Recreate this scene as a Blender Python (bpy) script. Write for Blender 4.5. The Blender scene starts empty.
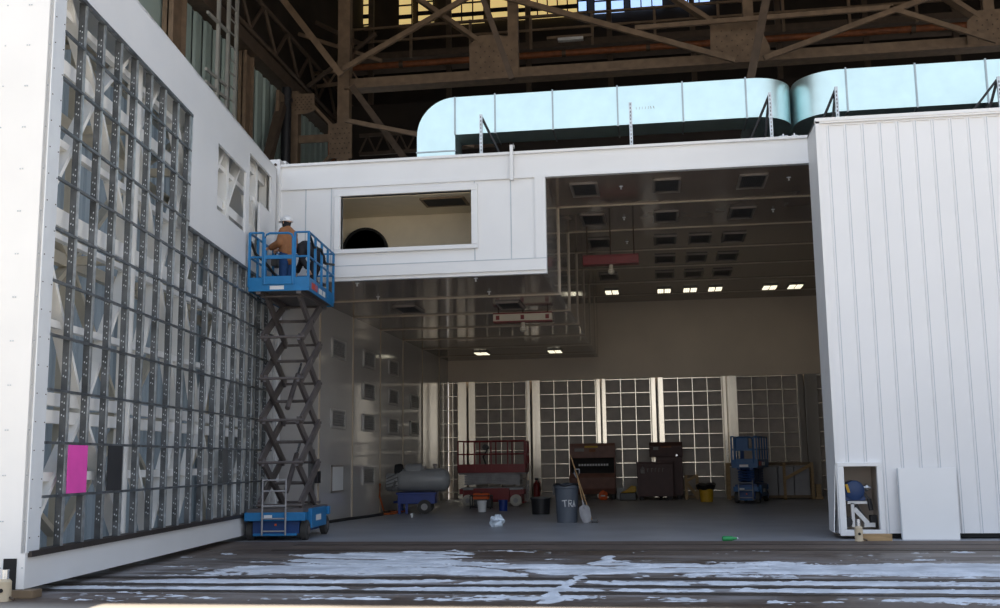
import bpy, math, random
from mathutils import Vector, Matrix, noise

random.seed(7)
SC = bpy.context.scene
COL = SC.collection
R = math.radians
PI = math.pi

# ------------------------------------------------------------------ camera
cam_d = bpy.data.cameras.new('camera')
cam = bpy.data.objects.new('camera', cam_d)
COL.objects.link(cam)
SC.camera = cam
cam_d.sensor_fit = 'HORIZONTAL'
cam_d.sensor_width = 36.0
cam_d.lens = 1050.0 * 36.0 / 1000.0
cam_d.clip_end = 600
_q, _p, _r = R(8.489), R(8.5), -0.01272
_f = Vector((-math.sin(_q) * math.cos(_p), math.cos(_q) * math.cos(_p), math.sin(_p)))
_rt = Vector((math.cos(_q), math.sin(_q), 0))
_up = _rt.cross(_f)
_r2 = _rt * math.cos(_r) + _up * math.sin(_r)
_u2 = _up * math.cos(_r) - _rt * math.sin(_r)
cam.matrix_world = Matrix(((_r2.x, _u2.x, -_f.x, 0), (_r2.y, _u2.y, -_f.y, 0), (_r2.z, _u2.z, -_f.z, 1.55), (0, 0, 0, 1)))

# ------------------------------------------------------------------ sky, sun, exposure
W = bpy.data.worlds.new('sky')
SC.world = W
W.use_nodes = True
nt = W.node_tree
nt.nodes.clear()
wo = nt.nodes.new('ShaderNodeOutputWorld')
bg = nt.nodes.new('ShaderNodeBackground')
tc = nt.nodes.new('ShaderNodeTexCoord')
sep = nt.nodes.new('ShaderNodeSeparateXYZ')
rmp = nt.nodes.new('ShaderNodeValToRGB')
nt.links.new(tc.outputs['Generated'], sep.inputs[0])
nt.links.new(sep.outputs['Z'], rmp.inputs[0])
nt.links.new(rmp.outputs[0], bg.inputs[0])
nt.links.new(bg.outputs[0], wo.inputs[0])
e = rmp.color_ramp.elements
e[0].position = 0.0
e[0].color = (0.92, 0.92, 0.92, 1)
e[1].position = 0.75
e[1].color = (0.46, 0.60, 0.86, 1)
m_ = e.new(0.25)
m_.color = (0.84, 0.90, 0.97, 1)
bg.inputs[1].default_value = 1.0

sun_d = bpy.data.lights.new('sun', 'SUN')
sun_d.energy = 8.5
sun_d.angle = R(0.6)
sun_d.color = (1.0, 0.90, 0.74)
sun = bpy.data.objects.new('sun', sun_d)
COL.objects.link(sun)
sun.location = (-10, 40, 60)
sun.rotation_euler = Vector((-0.2, 0.57, 1.0)).to_track_quat('Z', 'Y').to_euler()

SC.view_settings.view_transform = 'Standard'
SC.view_settings.look = 'None'
SC.view_settings.gamma = 1.0
SC.view_settings.use_curve_mapping = False
SC.view_settings.exposure = 0.42


# ------------------------------------------------------------------ materials
def pm(name, col, rough=0.5, metal=0.0, var=0.12, scale=3.0, bump=0.0, spec=0.5, coat=0.0, stretch=(1, 1, 1), col2=None, bscale=None):
    m = bpy.data.materials.new(name)
    m.use_nodes = True
    n = m.node_tree.nodes
    l = m.node_tree.links
    b = n['Principled BSDF']
    b.inputs['Roughness'].default_value = rough
    b.inputs['Metallic'].default_value = metal
    b.inputs['Specular IOR Level'].default_value = spec
    b.inputs['Coat Weight'].default_value = coat
    t = n.new('ShaderNodeTexCoord')
    mp = n.new('ShaderNodeMapping')
    mp.inputs['Scale'].default_value = stretch
    l.new(t.outputs['Object'], mp.inputs[0])
    ns = n.new('ShaderNodeTexNoise')
    ns.inputs['Scale'].default_value = scale
    ns.inputs['Detail'].default_value = 6
    l.new(mp.outputs[0], ns.inputs['Vector'])
    cr = n.new('ShaderNodeValToRGB')
    c2 = col2 or tuple(c * (1 - var) for c in col)
    c1 = col if col2 else tuple(min(1, c * (1 + var * 0.5)) for c in col)
    cr.color_ramp.elements[0].position = 0.3
    cr.color_ramp.elements[1].position = 0.7
    cr.color_ramp.elements[0].color = (*c2, 1)
    cr.color_ramp.elements[1].color = (*c1, 1)
    l.new(ns.outputs[0], cr.inputs[0])
    l.new(cr.outputs[0], b.inputs['Base Color'])
    if bump:
        bp = n.new('ShaderNodeBump')
        bp.inputs['Strength'].default_value = bump
        bp.inputs['Distance'].default_value = 0.02
        if bscale:
            n2 = n.new('ShaderNodeTexNoise')
            n2.inputs['Scale'].default_value = bscale
            n2.inputs['Detail'].default_value = 4
            l.new(mp.outputs[0], n2.inputs['Vector'])
            l.new(n2.outputs[0], bp.inputs['Height'])
        else:
            l.new(ns.outputs[0], bp.inputs['Height'])
        l.new(bp.outputs[0], b.inputs['Normal'])
    return m


def glow(name, col, s):
    m = bpy.data.materials.new(name)
    m.use_nodes = True
    b = m.node_tree.nodes['Principled BSDF']
    b.inputs['Base Color'].default_value = (*col, 1)
    b.inputs['Emission Color'].default_value = (*col, 1)
    b.inputs['Emission Strength'].default_value = s
    return m


M = {}
M['white'] = pm('white_painted_steel', (0.80, 0.80, 0.80), 0.45, var=0.04, scale=0.8)
M['white_rib'] = pm('white_ribbed_cladding', (0.80, 0.80, 0.81), 0.4, var=0.03, scale=0.7)
M['seam'] = pm('panel_joint_grey', (0.50, 0.54, 0.58), 0.5, var=0.1)
M['cream'] = pm('cream_painted_steel', (0.62, 0.56, 0.45), 0.5, var=0.08)
M['truss_white'] = pm('white_truss_paint', (0.88, 0.87, 0.84), 0.5, var=0.04)
M['galv'] = pm('galvanised_steel', (0.62, 0.66, 0.69), 0.35, metal=0.75, var=0.3, scale=9)
M['galv_rail'] = pm('galvanised_rail', (0.20, 0.22, 0.24), 0.4, metal=0.6, var=0.5, scale=5)
M['stud_web'] = pm('perforated_stud_web', (0.17, 0.18, 0.19), 0.4, metal=0.4, var=0.5, scale=3)
M['hole'] = pm('stud_hole', (0.75, 0.8, 0.84), 0.5, var=0.05)
M['rear_clad'] = pm('rear_cladding', (0.52, 0.58, 0.63), 0.5, var=0.12, scale=1.2, stretch=(6, 6, 0.4))
M['booth_back'] = pm('booth_back_panel', (0.72, 0.61, 0.49), 0.45, var=0.06, scale=0.7)
M['wall_frame'] = pm('wall_vent_frame', (0.48, 0.46, 0.44), 0.4, var=0.08)
M['booth_wall'] = pm('booth_wall_panel', (0.56, 0.54, 0.52), 0.10, metal=0.12, var=0.05, scale=0.7, spec=0.75, bump=0.10, bscale=0.9)
M['blue_shaded'] = pm('shaded_lift_blue', (0.012, 0.095, 0.26), 0.4, var=0.12)  # darker copy of the lift blue, the booth's dimness put into the colour
M['wall_grille'] = pm('wall_grille_grey', (0.33, 0.32, 0.31), 0.4, var=0.15)
M['roof_duct_shade'] = pm('duct_darkening_roof', (0.05, 0.055, 0.06), 0.8, var=0.2)  # made dark so that the duct undersides reflect dark
M['edge'] = pm('pale_edge_strip', (0.74, 0.77, 0.80), 0.4, var=0.05)
M['pink'] = pm('pink_sheet', (0.86, 0.09, 0.48), 0.6, var=0.06, scale=5)
M['blackpanel'] = pm('black_sheet', (0.035, 0.035, 0.038), 0.6, var=0.2)
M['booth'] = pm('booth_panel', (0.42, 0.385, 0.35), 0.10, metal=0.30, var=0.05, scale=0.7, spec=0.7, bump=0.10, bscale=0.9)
M['ceil_shade_toned'] = pm('shade_toned_ceiling_panel', (0.20, 0.155, 0.13), 0.12, metal=0.1, var=0.10, scale=0.7, spec=0.5, bump=0.05, bscale=1.1)  # same panels as the walls, the ceiling's shade put into the brown
M['seam_light'] = pm('light_seam_trim', (0.50, 0.42, 0.33), 0.4, var=0.1)
M['vent_dark'] = pm('vent_grille_dark', (0.10, 0.10, 0.10), 0.5, var=0.2)
M['frame_grey'] = pm('vent_frame_grey', (0.24, 0.21, 0.19), 0.4, var=0.1)
M['mullion'] = pm('polished_mullion', (0.90, 0.83, 0.70), 0.22, metal=1.0, var=0.1)
M['column_metal'] = pm('brushed_column', (0.95, 0.86, 0.72), 0.22, metal=1.0, var=0.12, scale=2, stretch=(3, 3, 0.5))
M['bay_pane'] = pm('bay_sheet', (0.42, 0.365, 0.32), 0.4, var=0.15)
M['concrete'] = pm('booth_floor_concrete', (0.31, 0.315, 0.335), 0.40, var=0.18, scale=0.8, bump=0.05, bscale=30)
M['ext_trim'] = pm('threshold_concrete', (0.13, 0.095, 0.075), 0.7, var=0.3, scale=2)
M['rail_steel'] = pm('track_steel', (0.06, 0.05, 0.045), 0.5, metal=0.3, var=0.3)
M['brown_steel'] = pm('brown_painted_steel', (0.20, 0.137, 0.090), 0.65, var=0.25, scale=4)
M['brown_dark'] = pm('dark_brown_steel', (0.085, 0.058, 0.040), 0.7, var=0.25, scale=4)
M['black_steel'] = pm('black_pipe', (0.02, 0.02, 0.024), 0.5, var=0.2)
M['roofwood'] = pm('roof_deck_boards', (0.075, 0.024, 0.016), 0.8, var=0.4, scale=2, stretch=(1, 8, 1))
M['hangar_dark'] = pm('hangar_dark_wall', (0.030, 0.021, 0.016), 0.8, var=0.4, scale=1)
M['greenclad'] = pm('green_corrugated', (0.36, 0.45, 0.42), 0.5, var=0.12, scale=0.6, stretch=(1, 1, 0.2))
M['mast'] = pm('mast_paint', (0.34, 0.34, 0.32), 0.5, var=0.1)
M['pipe_orange'] = pm('rusty_orange_pipe', (0.24, 0.075, 0.025), 0.6, var=0.3, scale=6)
M['duct'] = pm('sky_tinted_galvanised_duct', (0.70, 0.90, 0.92), 0.32, metal=0.85, var=0.05, scale=3, bump=0.05, bscale=1.5)  # cyan tint puts the sky's reflection into the metal colour
M['flange'] = pm('duct_flange', (0.42, 0.48, 0.52), 0.4, metal=0.6, var=0.1)
M['blue'] = pm('blue_lift_paint', (0.018, 0.19, 0.44), 0.4, var=0.12, scale=6)
M['blue_dark'] = pm('dark_blue_paint', (0.012, 0.055, 0.20), 0.45, var=0.15)
M['royal'] = pm('royal_blue_paint', (0.010, 0.035, 0.21), 0.4, var=0.15)
M['red'] = pm('red_lift_paint', (0.20, 0.012, 0.014), 0.4, var=0.15)
M['arm'] = pm('scissor_arm_grey', (0.125, 0.108, 0.105), 0.45, var=0.2, scale=5)
M['arm_light'] = pm('scissor_arm_light', (0.34, 0.33, 0.34), 0.5, var=0.2, scale=5)
M['tyre'] = pm('rubber_tyre', (0.05, 0.048, 0.046), 0.8, var=0.2)
M['tyre_cream'] = pm('cream_tyre', (0.50, 0.47, 0.41), 0.7, var=0.15)
M['decal'] = pm('white_decal', (0.75, 0.75, 0.75), 0.5, var=0.05)
M['decal_red'] = pm('red_decal', (0.55, 0.06, 0.04), 0.5, var=0.05)
M['chrome'] = pm('bright_steel', (0.7, 0.72, 0.75), 0.25, metal=0.9, var=0.1)
M['skin'] = pm('skin', (0.55, 0.33, 0.23), 0.5, var=0.08)
M['tan'] = pm('tan_canvas', (0.33, 0.145, 0.062), 0.85, var=0.15, scale=12, bump=0.2)
M['jeans'] = pm('blue_denim', (0.012, 0.055, 0.17), 0.85, var=0.2, scale=16)
M['blackcloth'] = pm('black_cloth', (0.018, 0.018, 0.022), 0.85, var=0.2)
M['boot'] = pm('brown_boot', (0.08, 0.045, 0.025), 0.6, var=0.2)
M['hat'] = pm('white_hard_hat', (0.85, 0.85, 0.85), 0.3, var=0.02)
M['maroon'] = pm('brown_tool_chest', (0.21, 0.10, 0.075), 0.5, var=0.2, scale=4)
M['maroon_dark'] = pm('dark_tool_chest', (0.075, 0.026, 0.022), 0.5, var=0.2, scale=4)
M['inside_dark'] = pm('chest_inside', (0.03, 0.025, 0.024), 0.7, var=0.2)
M['grey_can'] = pm('grey_plastic', (0.085, 0.10, 0.125), 0.5, var=0.1)
M['blackbag'] = pm('black_bag', (0.012, 0.012, 0.014), 0.35, var=0.2)
M['yellow'] = pm('yellow_plastic', (0.62, 0.36, 0.02), 0.5, var=0.1)
M['orange'] = pm('orange_plastic', (0.75, 0.12, 0.02), 0.5, var=0.1)
M['whiteplastic'] = pm('white_plastic', (0.72, 0.74, 0.76), 0.45, var=0.04)
M['bag'] = pm('crumpled_plastic_bag', (0.70, 0.78, 0.86), 0.4, var=0.08, bump=0.5, scale=10)
M['wood'] = pm('raw_timber', (0.42, 0.28, 0.14), 0.7, var=0.25, scale=3, stretch=(1, 8, 8))
M['wood_dark'] = pm('dark_timber', (0.20, 0.14, 0.085), 0.75, var=0.3, scale=3)
M['sheet'] = pm('grey_plastic_sheet', (0.34, 0.33, 0.34), 0.35, var=0.15, scale=2, bump=0.3)
M['tank'] = pm('grey_tank_paint', (0.27, 0.275, 0.28), 0.35, var=0.1)
M['spray'] = pm('white_spray_paint', (0.62, 0.62, 0.62), 0.7, var=0.1)
M['handle'] = pm('wooden_handle', (0.36, 0.21, 0.09), 0.6, var=0.2)
M['ext_red'] = pm('extinguisher_red', (0.22, 0.012, 0.012), 0.4, var=0.1)
M['motor'] = pm('motor_blue', (0.018, 0.055, 0.17), 0.45, var=0.15)
M['beige'] = pm('beige_lining', (0.48, 0.42, 0.37), 0.6, var=0.08)
M['jack'] = pm('tan_jack', (0.56, 0.46, 0.32), 0.5, var=0.12)
M['green'] = pm('green_bottle', (0.02, 0.28, 0.08), 0.3, var=0.2)
M['snow'] = pm('trodden_snow', (0.62, 0.64, 0.68), 0.8, var=0.3, scale=2.2, bump=0.5, bscale=9)
M['roomin'] = pm('plenum_lining', (0.66, 0.58, 0.44), 0.5, var=0.06)
M['void'] = pm('dark_void', (0.008, 0.008, 0.009), 0.8, var=0.1)
M['yellow_glass'] = glow('yellow_daylit_glass', (0.95, 0.70, 0.28), 0.45)
M['blue_glass'] = glow('sky_lit_glass', (0.42, 0.62, 1.0), 0.95)
M['lamp'] = glow('lamp_tube', (1.0, 0.92, 0.70), 1.3)
M['hose'] = pm('black_hose', (0.02, 0.02, 0.02), 0.6, var=0.2)
M['cableorange'] = pm('orange_cable', (0.5, 0.12, 0.03), 0.6, var=0.2)


def apron_mat():
    m = bpy.data.materials.new('brown_apron_asphalt')
    m.use_nodes = True
    n = m.node_tree.nodes
    l = m.node_tree.links
    b = n['Principled BSDF']
    t = n.new('ShaderNodeTexCoord')
    n1 = n.new('ShaderNodeTexNoise')
    n1.inputs['Scale'].default_value = 0.55
    n1.inputs['Detail'].default_value = 8
    n2 = n.new('ShaderNodeTexNoise')
    n2.inputs['Scale'].default_value = 14
    n2.inputs['Detail'].default_value = 5
    mp = n.new('ShaderNodeMapping')
    mp.inputs['Scale'].default_value = (0.5, 1.8, 1)
    l.new(t.outputs['Object'], mp.inputs[0])
    l.new(mp.outputs[0], n1.inputs['Vector'])
    l.new(t.outputs['Object'], n2.inputs['Vector'])
    cr = n.new('ShaderNodeValToRGB')
    cr.color_ramp.elements[0].position = 0.42
    cr.color_ramp.elements[0].color = (0.100, 0.068, 0.050, 1)
    cr.color_ramp.elements[1].position = 0.62
    cr.color_ramp.elements[1].color = (0.20, 0.155, 0.125, 1)
    l.new(n1.outputs[0], cr.inputs[0])
    mx = n.new('ShaderNodeMixRGB')
    mx.blend_type = 'MULTIPLY'
    mx.inputs[0].default_value = 0.5
    l.new(cr.outputs[0], mx.inputs[1])
    l.new(n2.outputs[0], mx.inputs[2])
    # paler tone beyond the roof's shadow edge, sunlight put into the ground colour
    sp = n.new('ShaderNodeSeparateXYZ')
    l.new(t.outputs['Object'], sp.inputs[0])
    mr = n.new('ShaderNodeMapRange')
    mr.inputs['From Min'].default_value = 11.6
    mr.inputs['From Max'].default_value = 10.8
    l.new(sp.outputs['Y'], mr.inputs['Value'])
    m2 = n.new('ShaderNodeMixRGB')
    l.new(mr.outputs[0], m2.inputs[0])
    l.new(mx.outputs[0], m2.inputs[1])
    m2.inputs[2].default_value = (0.46, 0.42, 0.36, 1)
    l.new(m2.outputs[0], b.inputs['Base Color'])
    band = n.new('ShaderNodeMapRange')
    band.inputs['From Min'].default_value = 11.8
    band.inputs['From Max'].default_value = 12.8
    l.new(sp.outputs['Y'], band.inputs['Value'])
    band2 = n.new('ShaderNodeMapRange')
    band2.inputs['From Min'].default_value = 18.2
    band2.inputs['From Max'].default_value = 15.5
    l.new(sp.outputs['Y'], band2.inputs['Value'])
    n3 = n.new('ShaderNodeTexNoise')
    n3.inputs['Scale'].default_value = 1.6
    n3.inputs['Detail'].default_value = 9
    n3.inputs['Roughness'].default_value = 0.68
    mp3 = n.new('ShaderNodeMapping')
    mp3.inputs['Scale'].default_value = (0.55, 2.2, 1)
    l.new(t.outputs['Object'], mp3.inputs[0])
    l.new(mp3.outputs[0], n3.inputs['Vector'])
    film = n.new('ShaderNodeMapRange')
    film.inputs['From Min'].default_value = 0.44
    film.inputs['From Max'].default_value = 0.62
    film.inputs['To Max'].default_value = 0.65
    l.new(n3.outputs[0], film.inputs['Value'])
    k1 = n.new('ShaderNodeMath')
    k1.operation = 'MULTIPLY'
    l.new(band.outputs[0], k1.inputs[0])
    l.new(band2.outputs[0], k1.inputs[1])
    k2 = n.new('ShaderNodeMath')
    k2.operation = 'MULTIPLY'
    l.new(k1.outputs[0], k2.inputs[0])
    l.new(film.outputs[0], k2.inputs[1])
    m3 = n.new('ShaderNodeMixRGB')
    l.new(k2.outputs[0], m3.inputs[0])
    l.new(m2.outputs[0], m3.inputs[1])
    m3.inputs[2].default_value = (0.42, 0.42, 0.44, 1)
    l.new(m3.outputs[0], b.inputs['Base Color'])
    rr = n.new('ShaderNodeMapRange')
    rr.inputs['From Min'].default_value = 0.4
    rr.inputs['From Max'].default_value = 0.6
    rr.inputs['To Min'].default_value = 0.38
    rr.inputs['To Max'].default_value = 0.8
    l.new(n1.outputs[0], rr.inputs['Value'])
    l.new(rr.outputs[0], b.inputs['Roughness'])
    bp = n.new('ShaderNodeBump')
    bp.inputs['Strength'].default_value = 0.3
    bp.inputs['Distance'].default_value = 0.01
    l.new(n2.outputs[0], bp.inputs['Height'])
    l.new(bp.outputs[0], b.inputs['Normal'])
    return m


M['apron'] = apron_mat()


def translucent(name, col, k):
    m = pm(name, col, 0.5, var=0.10, scale=1.2, stretch=(6, 6, 0.4))
    n = m.node_tree.nodes
    l = m.node_tree.links
    b = n['Principled BSDF']
    tr_ = n.new('ShaderNodeBsdfTranslucent')
    mx = n.new('ShaderNodeMixShader')
    mx.inputs[0].default_value = k
    l.new(b.inputs['Base Color'].links[0].from_socket, tr_.inputs[0])
    l.new(b.outputs[0], mx.inputs[1])
    l.new(tr_.outputs[0], mx.inputs[2])
    l.new(mx.outputs[0], n['Material Output'].inputs[0])
    return m


M['rear_clad'] = translucent('translucent_rear_cladding', (0.29, 0.35, 0.40), 0.30)


# ------------------------------------------------------------------ mesh helpers
class MB:
    def __init__(s):
        s.v, s.f, s.mi = [], [], []
        s.cur = 0

    def add(s, vs, fs):
        o = len(s.v)
        s.v += [tuple(v) for v in vs]
        for f in fs:
            s.f.append(tuple(i + o for i in f))
            s.mi.append(s.cur)
        return s

    def box(s, x0, x1, y0, y1, z0, z1):
        vs = [(x, y, z) for z in (z0, z1) for y in (y0, y1) for x in (x0, x1)]
        return s.add(vs, [(0, 2, 3, 1), (4, 5, 7, 6), (0, 1, 5, 4), (2, 6, 7, 3), (0, 4, 6, 2), (1, 3, 7, 5)])

    def cbox(s, c, d):
        return s.box(c[0] - d[0] / 2, c[0] + d[0] / 2, c[1] - d[1] / 2, c[1] + d[1] / 2, c[2] - d[2] / 2, c[2] + d[2] / 2)

    def bar(s, p, q, w, h, up=(0, 0, 1)):
        p, q = Vector(p), Vector(q)
        d = (q - p).normalized()
        u = Vector(up)
        if abs(d.dot(u)) > 0.98:
            u = Vector((0, 1, 0))
        a = d.cross(u).normalized()
        b = a.cross(d).normalized()
        vs = []
        for c in (p, q):
            for i, j in ((-1, -1), (1, -1), (1, 1), (-1, 1)):
                vs.append(c + a * (w / 2 * i) + b * (h / 2 * j))
        return s.add(vs, [(3, 2, 1, 0), (4, 5, 6, 7), (0, 1, 5, 4), (1, 2, 6, 5), (2, 3, 7, 6), (3, 0, 4, 7)])

    def tube(s, p, q, r, r2=None, n=10):
        p, q = Vector(p), Vector(q)
        r2 = r if r2 is None else r2
        d = (q - p).normalized()
        u = Vector((0, 0, 1)) if abs(d.z) < 0.95 else Vector((1, 0, 0))
        a = d.cross(u).normalized()
        b = a.cross(d)
        vs = []
        for c, rr in ((p, r), (q, r2)):
            for i in range(n):
                t = 2 * PI * i / n
                vs.append(c + (a * math.cos(t) + b * math.sin(t)) * rr)
        fs = [(i, (i + 1) % n, n + (i + 1) % n, n + i) for i in range(n)]
        fs += [tuple(range(n - 1, -1, -1)), tuple(range(n, 2 * n))]
        return s.add(vs, fs)

    def path(s, pts, r, n=8):
        pts = [Vector(p) for p in pts]
        rings = []
        for i, p in enumerate(pts):
            d = (pts[min(i + 1, len(pts) - 1)] - pts[max(i - 1, 0)]).normalized()
            u = Vector((0, 0, 1)) if abs(d.z) < 0.9 else Vector((1, 0, 0))
            a = d.cross(u).normalized()
            b = a.cross(d)
            rr = r[i] if isinstance(r, (list, tuple)) else r
            rings.append([p + (a * math.cos(2 * PI * k / n) + b * math.sin(2 * PI * k / n)) * rr for k in range(n)])
        vs = [v for g in rings for v in g]
        fs = []
        for i in range(len(pts) - 1):
            for k in range(n):
                fs.append((i * n + k, i * n + (k + 1) % n, (i + 1) * n + (k + 1) % n, (i + 1) * n + k))
        fs += [tuple(range(n - 1, -1, -1)), tuple(range((len(pts) - 1) * n, len(pts) * n))]
        return s.add(vs, fs)

    def lathe(s, prof, c=(0, 0, 0), n=20, axis='z'):
        vs = []
        for r, z in prof:
            for k in range(n):
                t = 2 * PI * k / n
                x, y = r * math.cos(t), r * math.sin(t)
                if axis == 'z':
                    vs.append((c[0] + x, c[1] + y, c[2] + z))
                elif axis == 'x':
                    vs.append((c[0] + z, c[1] + x, c[2] + y))
                else:
                    vs.append((c[0] + y, c[1] + z, c[2] + x))
        fs = []
        for i in range(len(prof) - 1):
            for k in range(n):
                fs.append((i * n + k, i * n + (k + 1) % n, (i + 1) * n + (k + 1) % n, (i + 1) * n + k))
        fs += [tuple(range(n - 1, -1, -1)), tuple(range((len(prof) - 1) * n, len(prof) * n))]
        return s.add(vs, fs)

    def prism(s, pts, y0, y1, plane='xz'):
        n = len(pts)
        if plane == 'xz':
            vs = [(a, y0, b) for a, b in pts] + [(a, y1, b) for a, b in pts]
        elif plane == 'yz':
            vs = [(y0, a, b) for a, b in pts] + [(y1, a, b) for a, b in pts]
        else:
            vs = [(a, b, y0) for a, b in pts] + [(a, b, y1) for a, b in pts]
        fs = [tuple(range(n)), tuple(range(2 * n - 1, n - 1, -1))]
        fs += [(i, i + n, (i + 1) % n + n, (i + 1) % n) for i in range(n)]
        return s.add(vs, fs)

    def xf(s, fn):
        s.v = [tuple(fn(*v)) for v in s.v]
        return s

    def build(s, name, mats, parent=None, smooth=False, bevel=0.0, off=(0, 0, 0)):
        me = bpy.data.meshes.new(name)
        vs = [(v[0] - off[0], v[1] - off[1], v[2] - off[2]) for v in s.v]
        me.from_pydata(vs, [], s.f)
        if not isinstance(mats, (list, tuple)):
            mats = [mats]
        for m in mats:
            me.materials.append(m)
        me.polygons.foreach_set('material_index', s.mi)
        import bmesh
        bm = bmesh.new()
        bm.from_mesh(me)
        bmesh.ops.recalc_face_normals(bm, faces=bm.faces)
        bm.to_mesh(me)
        bm.free()
        if smooth:
            me.polygons.foreach_set('use_smooth', [True] * len(me.polygons))
        me.update()
        o = bpy.data.objects.new(name, me)
        COL.objects.link(o)
        if parent:
            o.parent = parent
        if smooth:
            md = o.modifiers.new('edges', 'EDGE_SPLIT')
            md.split_angle = R(40)
        if bevel:
            md = o.modifiers.new('bevel', 'BEVEL')
            md.width = bevel
            md.segments = 2
            md.limit_method = 'ANGLE'
        return o


def thing(name, label, cat, loc=(0, 0, 0), rz=0.0, group=None):
    o = bpy.data.objects.new(name, None)
    o.empty_display_size = 0.2
    COL.objects.link(o)
    o.location = loc
    o.rotation_euler = (0, 0, rz)
    o['label'] = label
    o['category'] = cat
    if group:
        o['group'] = group
    return o


def tag(o, label, cat, group=None, kind=None):
    o['label'] = label
    o['category'] = cat
    if group:
        o['group'] = group
    if kind:
        o['kind'] = kind
    return o


def struct(mb, name, mats, parent=None, **k):
    o = mb.build(name, mats, parent, **k)
    if parent is None:
        o['kind'] = 'structure'
    return o


def copy_tree(o, parent=None):
    c = o.copy()
    COL.objects.link(c)
    if parent:
        c.parent = parent
    for ch in list(o.children):
        copy_tree(ch, c)
    return c


# ------------------------------------------------------------------ ground
struct(MB().box(-45, 45, -40, 20.6, -0.3, 0.0), 'ground', M['apron'])
struct(MB().box(-14, 32, 20.6, 56, -0.3, 0.0), 'floor', M['concrete'])
struct(MB().box(-12, 12.5, 18.9, 20.6, -0.05, 0.006), 'trim_threshold', M['ext_trim'])
for yy in (19.75, 18.6, 14.12, 13.3, 12.62):
    mb = MB()
    mb.box(-9.5 if yy < 18 else -7.0, 12.5, yy - 0.05, yy + 0.05, -0.05, 0.012)
    mb.box(-9.5 if yy < 18 else -7.0, 12.5, yy + 0.10, yy + 0.13, -0.05, 0.010)
    struct(mb, 'trim_door_track', M['rail_steel'])


def snow_density(x, y):
    # how much snow lies at a spot of the apron
    def band(v, a, b, s=0.25):
        return max(0.0, min(1.0, (v - a) / s)) * max(0.0, min(1.0, (b - v) / s))
    if x < -7.15 and y < 12.25:
        return -1.0
    wob = 0.8 * noise.noise((x * 0.45, y * 0.3, 3.1))
    left = max(0.0, min(1.0, (x + 6.9 + 0.5 * (16.0 - y)) / 1.5))
    d = -1.0
    d = max(d, 0.78 * band(y, 14.3, 16.6 + wob * 1.3, 0.9) * left - 0.30)
    d = max(d, 0.86 * band(y, 15.0, 18.4 + wob, 0.9) * band(x + wob * 2, -6.0, -1.9, 1.2) - 0.30)
    d = max(d, 0.70 * band(y, 13.42, 14.02, 0.22) * left - 0.40)
    d = max(d, 0.70 * band(y, 12.74, 13.22, 0.20) * left - 0.42)
    d = max(d, 0.40 * band(y, 11.85, 12.55, 0.2) * left - 0.42)
    t = (y - 11.8) / 5.6                                   # diagonal trail
    if 0 < t < 1:
        xc = -1.35 + 0.5 * t + 0.22 * noise.noise((0, y * 1.7, 7))
        d = max(d, 0.62 - abs(x - xc) / (0.16 + 0.10 * noise.noise((x, y * 2.0, 2))))
    for cx, cy, rr in ((-6.8, 10.5, 6.6), (-6.8, 10.5, 7.9), (-1.5, 25.0, 9.6), (-4.4, 21.2, 5.6), (-4.4, 21.2, 4.3), (2.5, 5.0, 10.2), (6.0, 40.0, 25.0)):
        q = abs(math.hypot(x - cx, y - cy) - rr)           # tyre tracks that swing across it
        if q < 0.2 and x < 1.5:
            d -= 0.5 * (1 - q / 0.2)
    n = noise.noise((x * 0.7, y * 2.4, 0)) * 0.42 + noise.noise((x * 2.2, y * 8, 5)) * 0.36 + noise.noise((x * 7, y * 22, 9)) * 0.30 + noise.noise((x * 18, y * 45, 4)) * 0.2
    return d + n * 0.9 + 0.11


def make_snow():
    x0, x1, y0, y1 = -8.6, 8.6, 11.7, 18.7
    st = 0.036
    nx, ny = int((x1 - x0) / st), int((y1 - y0) / st)
    idx = {}
    vs, fs = [], []
    H = [[snow_density(x0 + i * st, y0 + j * st) for i in range(nx + 1)] for j in range(ny + 1)]

    def vid(i, j):
        k = (i, j)
        if k not in idx:
            h = H[j][i]
            idx[k] = len(vs)
            z = max(-0.012, min(0.022, (h - 0.12) * 0.07))
            if 0 < i < nx:
                z += 0.0
            vs.append((x0 + i * st, y0 + j * st, z))
        return idx[k]
    for j in range(ny):
        for i in range(nx):
            if max(H[j][i], H[j][i + 1], H[j + 1][i], H[j + 1][i + 1]) > 0.12:
                fs.append((vid(i, j), vid(i + 1, j), vid(i + 1, j + 1), vid(i, j + 1)))
    o = MB().add(vs, fs).build('snow', M['snow'], smooth=False)
    tag(o, 'thin trodden snow with tyre tracks on the dark apron', 'snow', kind='stuff')


make_snow()

# ------------------------------------------------------------------ hangar shell (shades the apron)
struct(MB().prism([(20.0, 14.5), (46, 23.3), (46, 23.7), (20.0, 14.9)], -16, 34, 'yz'), 'ceiling_hangar', M['roofwood'])
struct(MB().box(-14, 34, 45, 45.4, 8.7, 23.6), 'wall_hangar_back', M['hangar_dark'])
struct(MB().box(33.5, 34, 20.5, 45.4, 0, 23.6), 'wall_hangar_right', M['hangar_dark'])


def corrugated(mb, a, b, z0, z1, pitch, depth):
    # vertical ribs from a to b (plan points), sticking out to the left of a->b
    a, b = Vector((a[0], a[1], 0)), Vector((b[0], b[1], 0))
    d = (b - a)
    L = d.length
    d.normalize()
    nrm = Vector((d.y, -d.x, 0))
    pts = []
    n = int(L / pitch)
    for i in range(n):
        s = i * L / n
        p = L / n
        for f, h in ((0, 0), (0.55, 0), (0.65, 1), (0.9, 1)):
            pts.append(a + d * (s + f * p) + nrm * depth * h)
    pts.append(b)
    vs = [(p.x, p.y, z0) for p in pts] + [(p.x, p.y, z1) for p in pts]
    k = len(pts)
    mb.add(vs, [(i, i + 1, k + i + 1, k + i) for i in range(k - 1)])
    return mb


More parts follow.
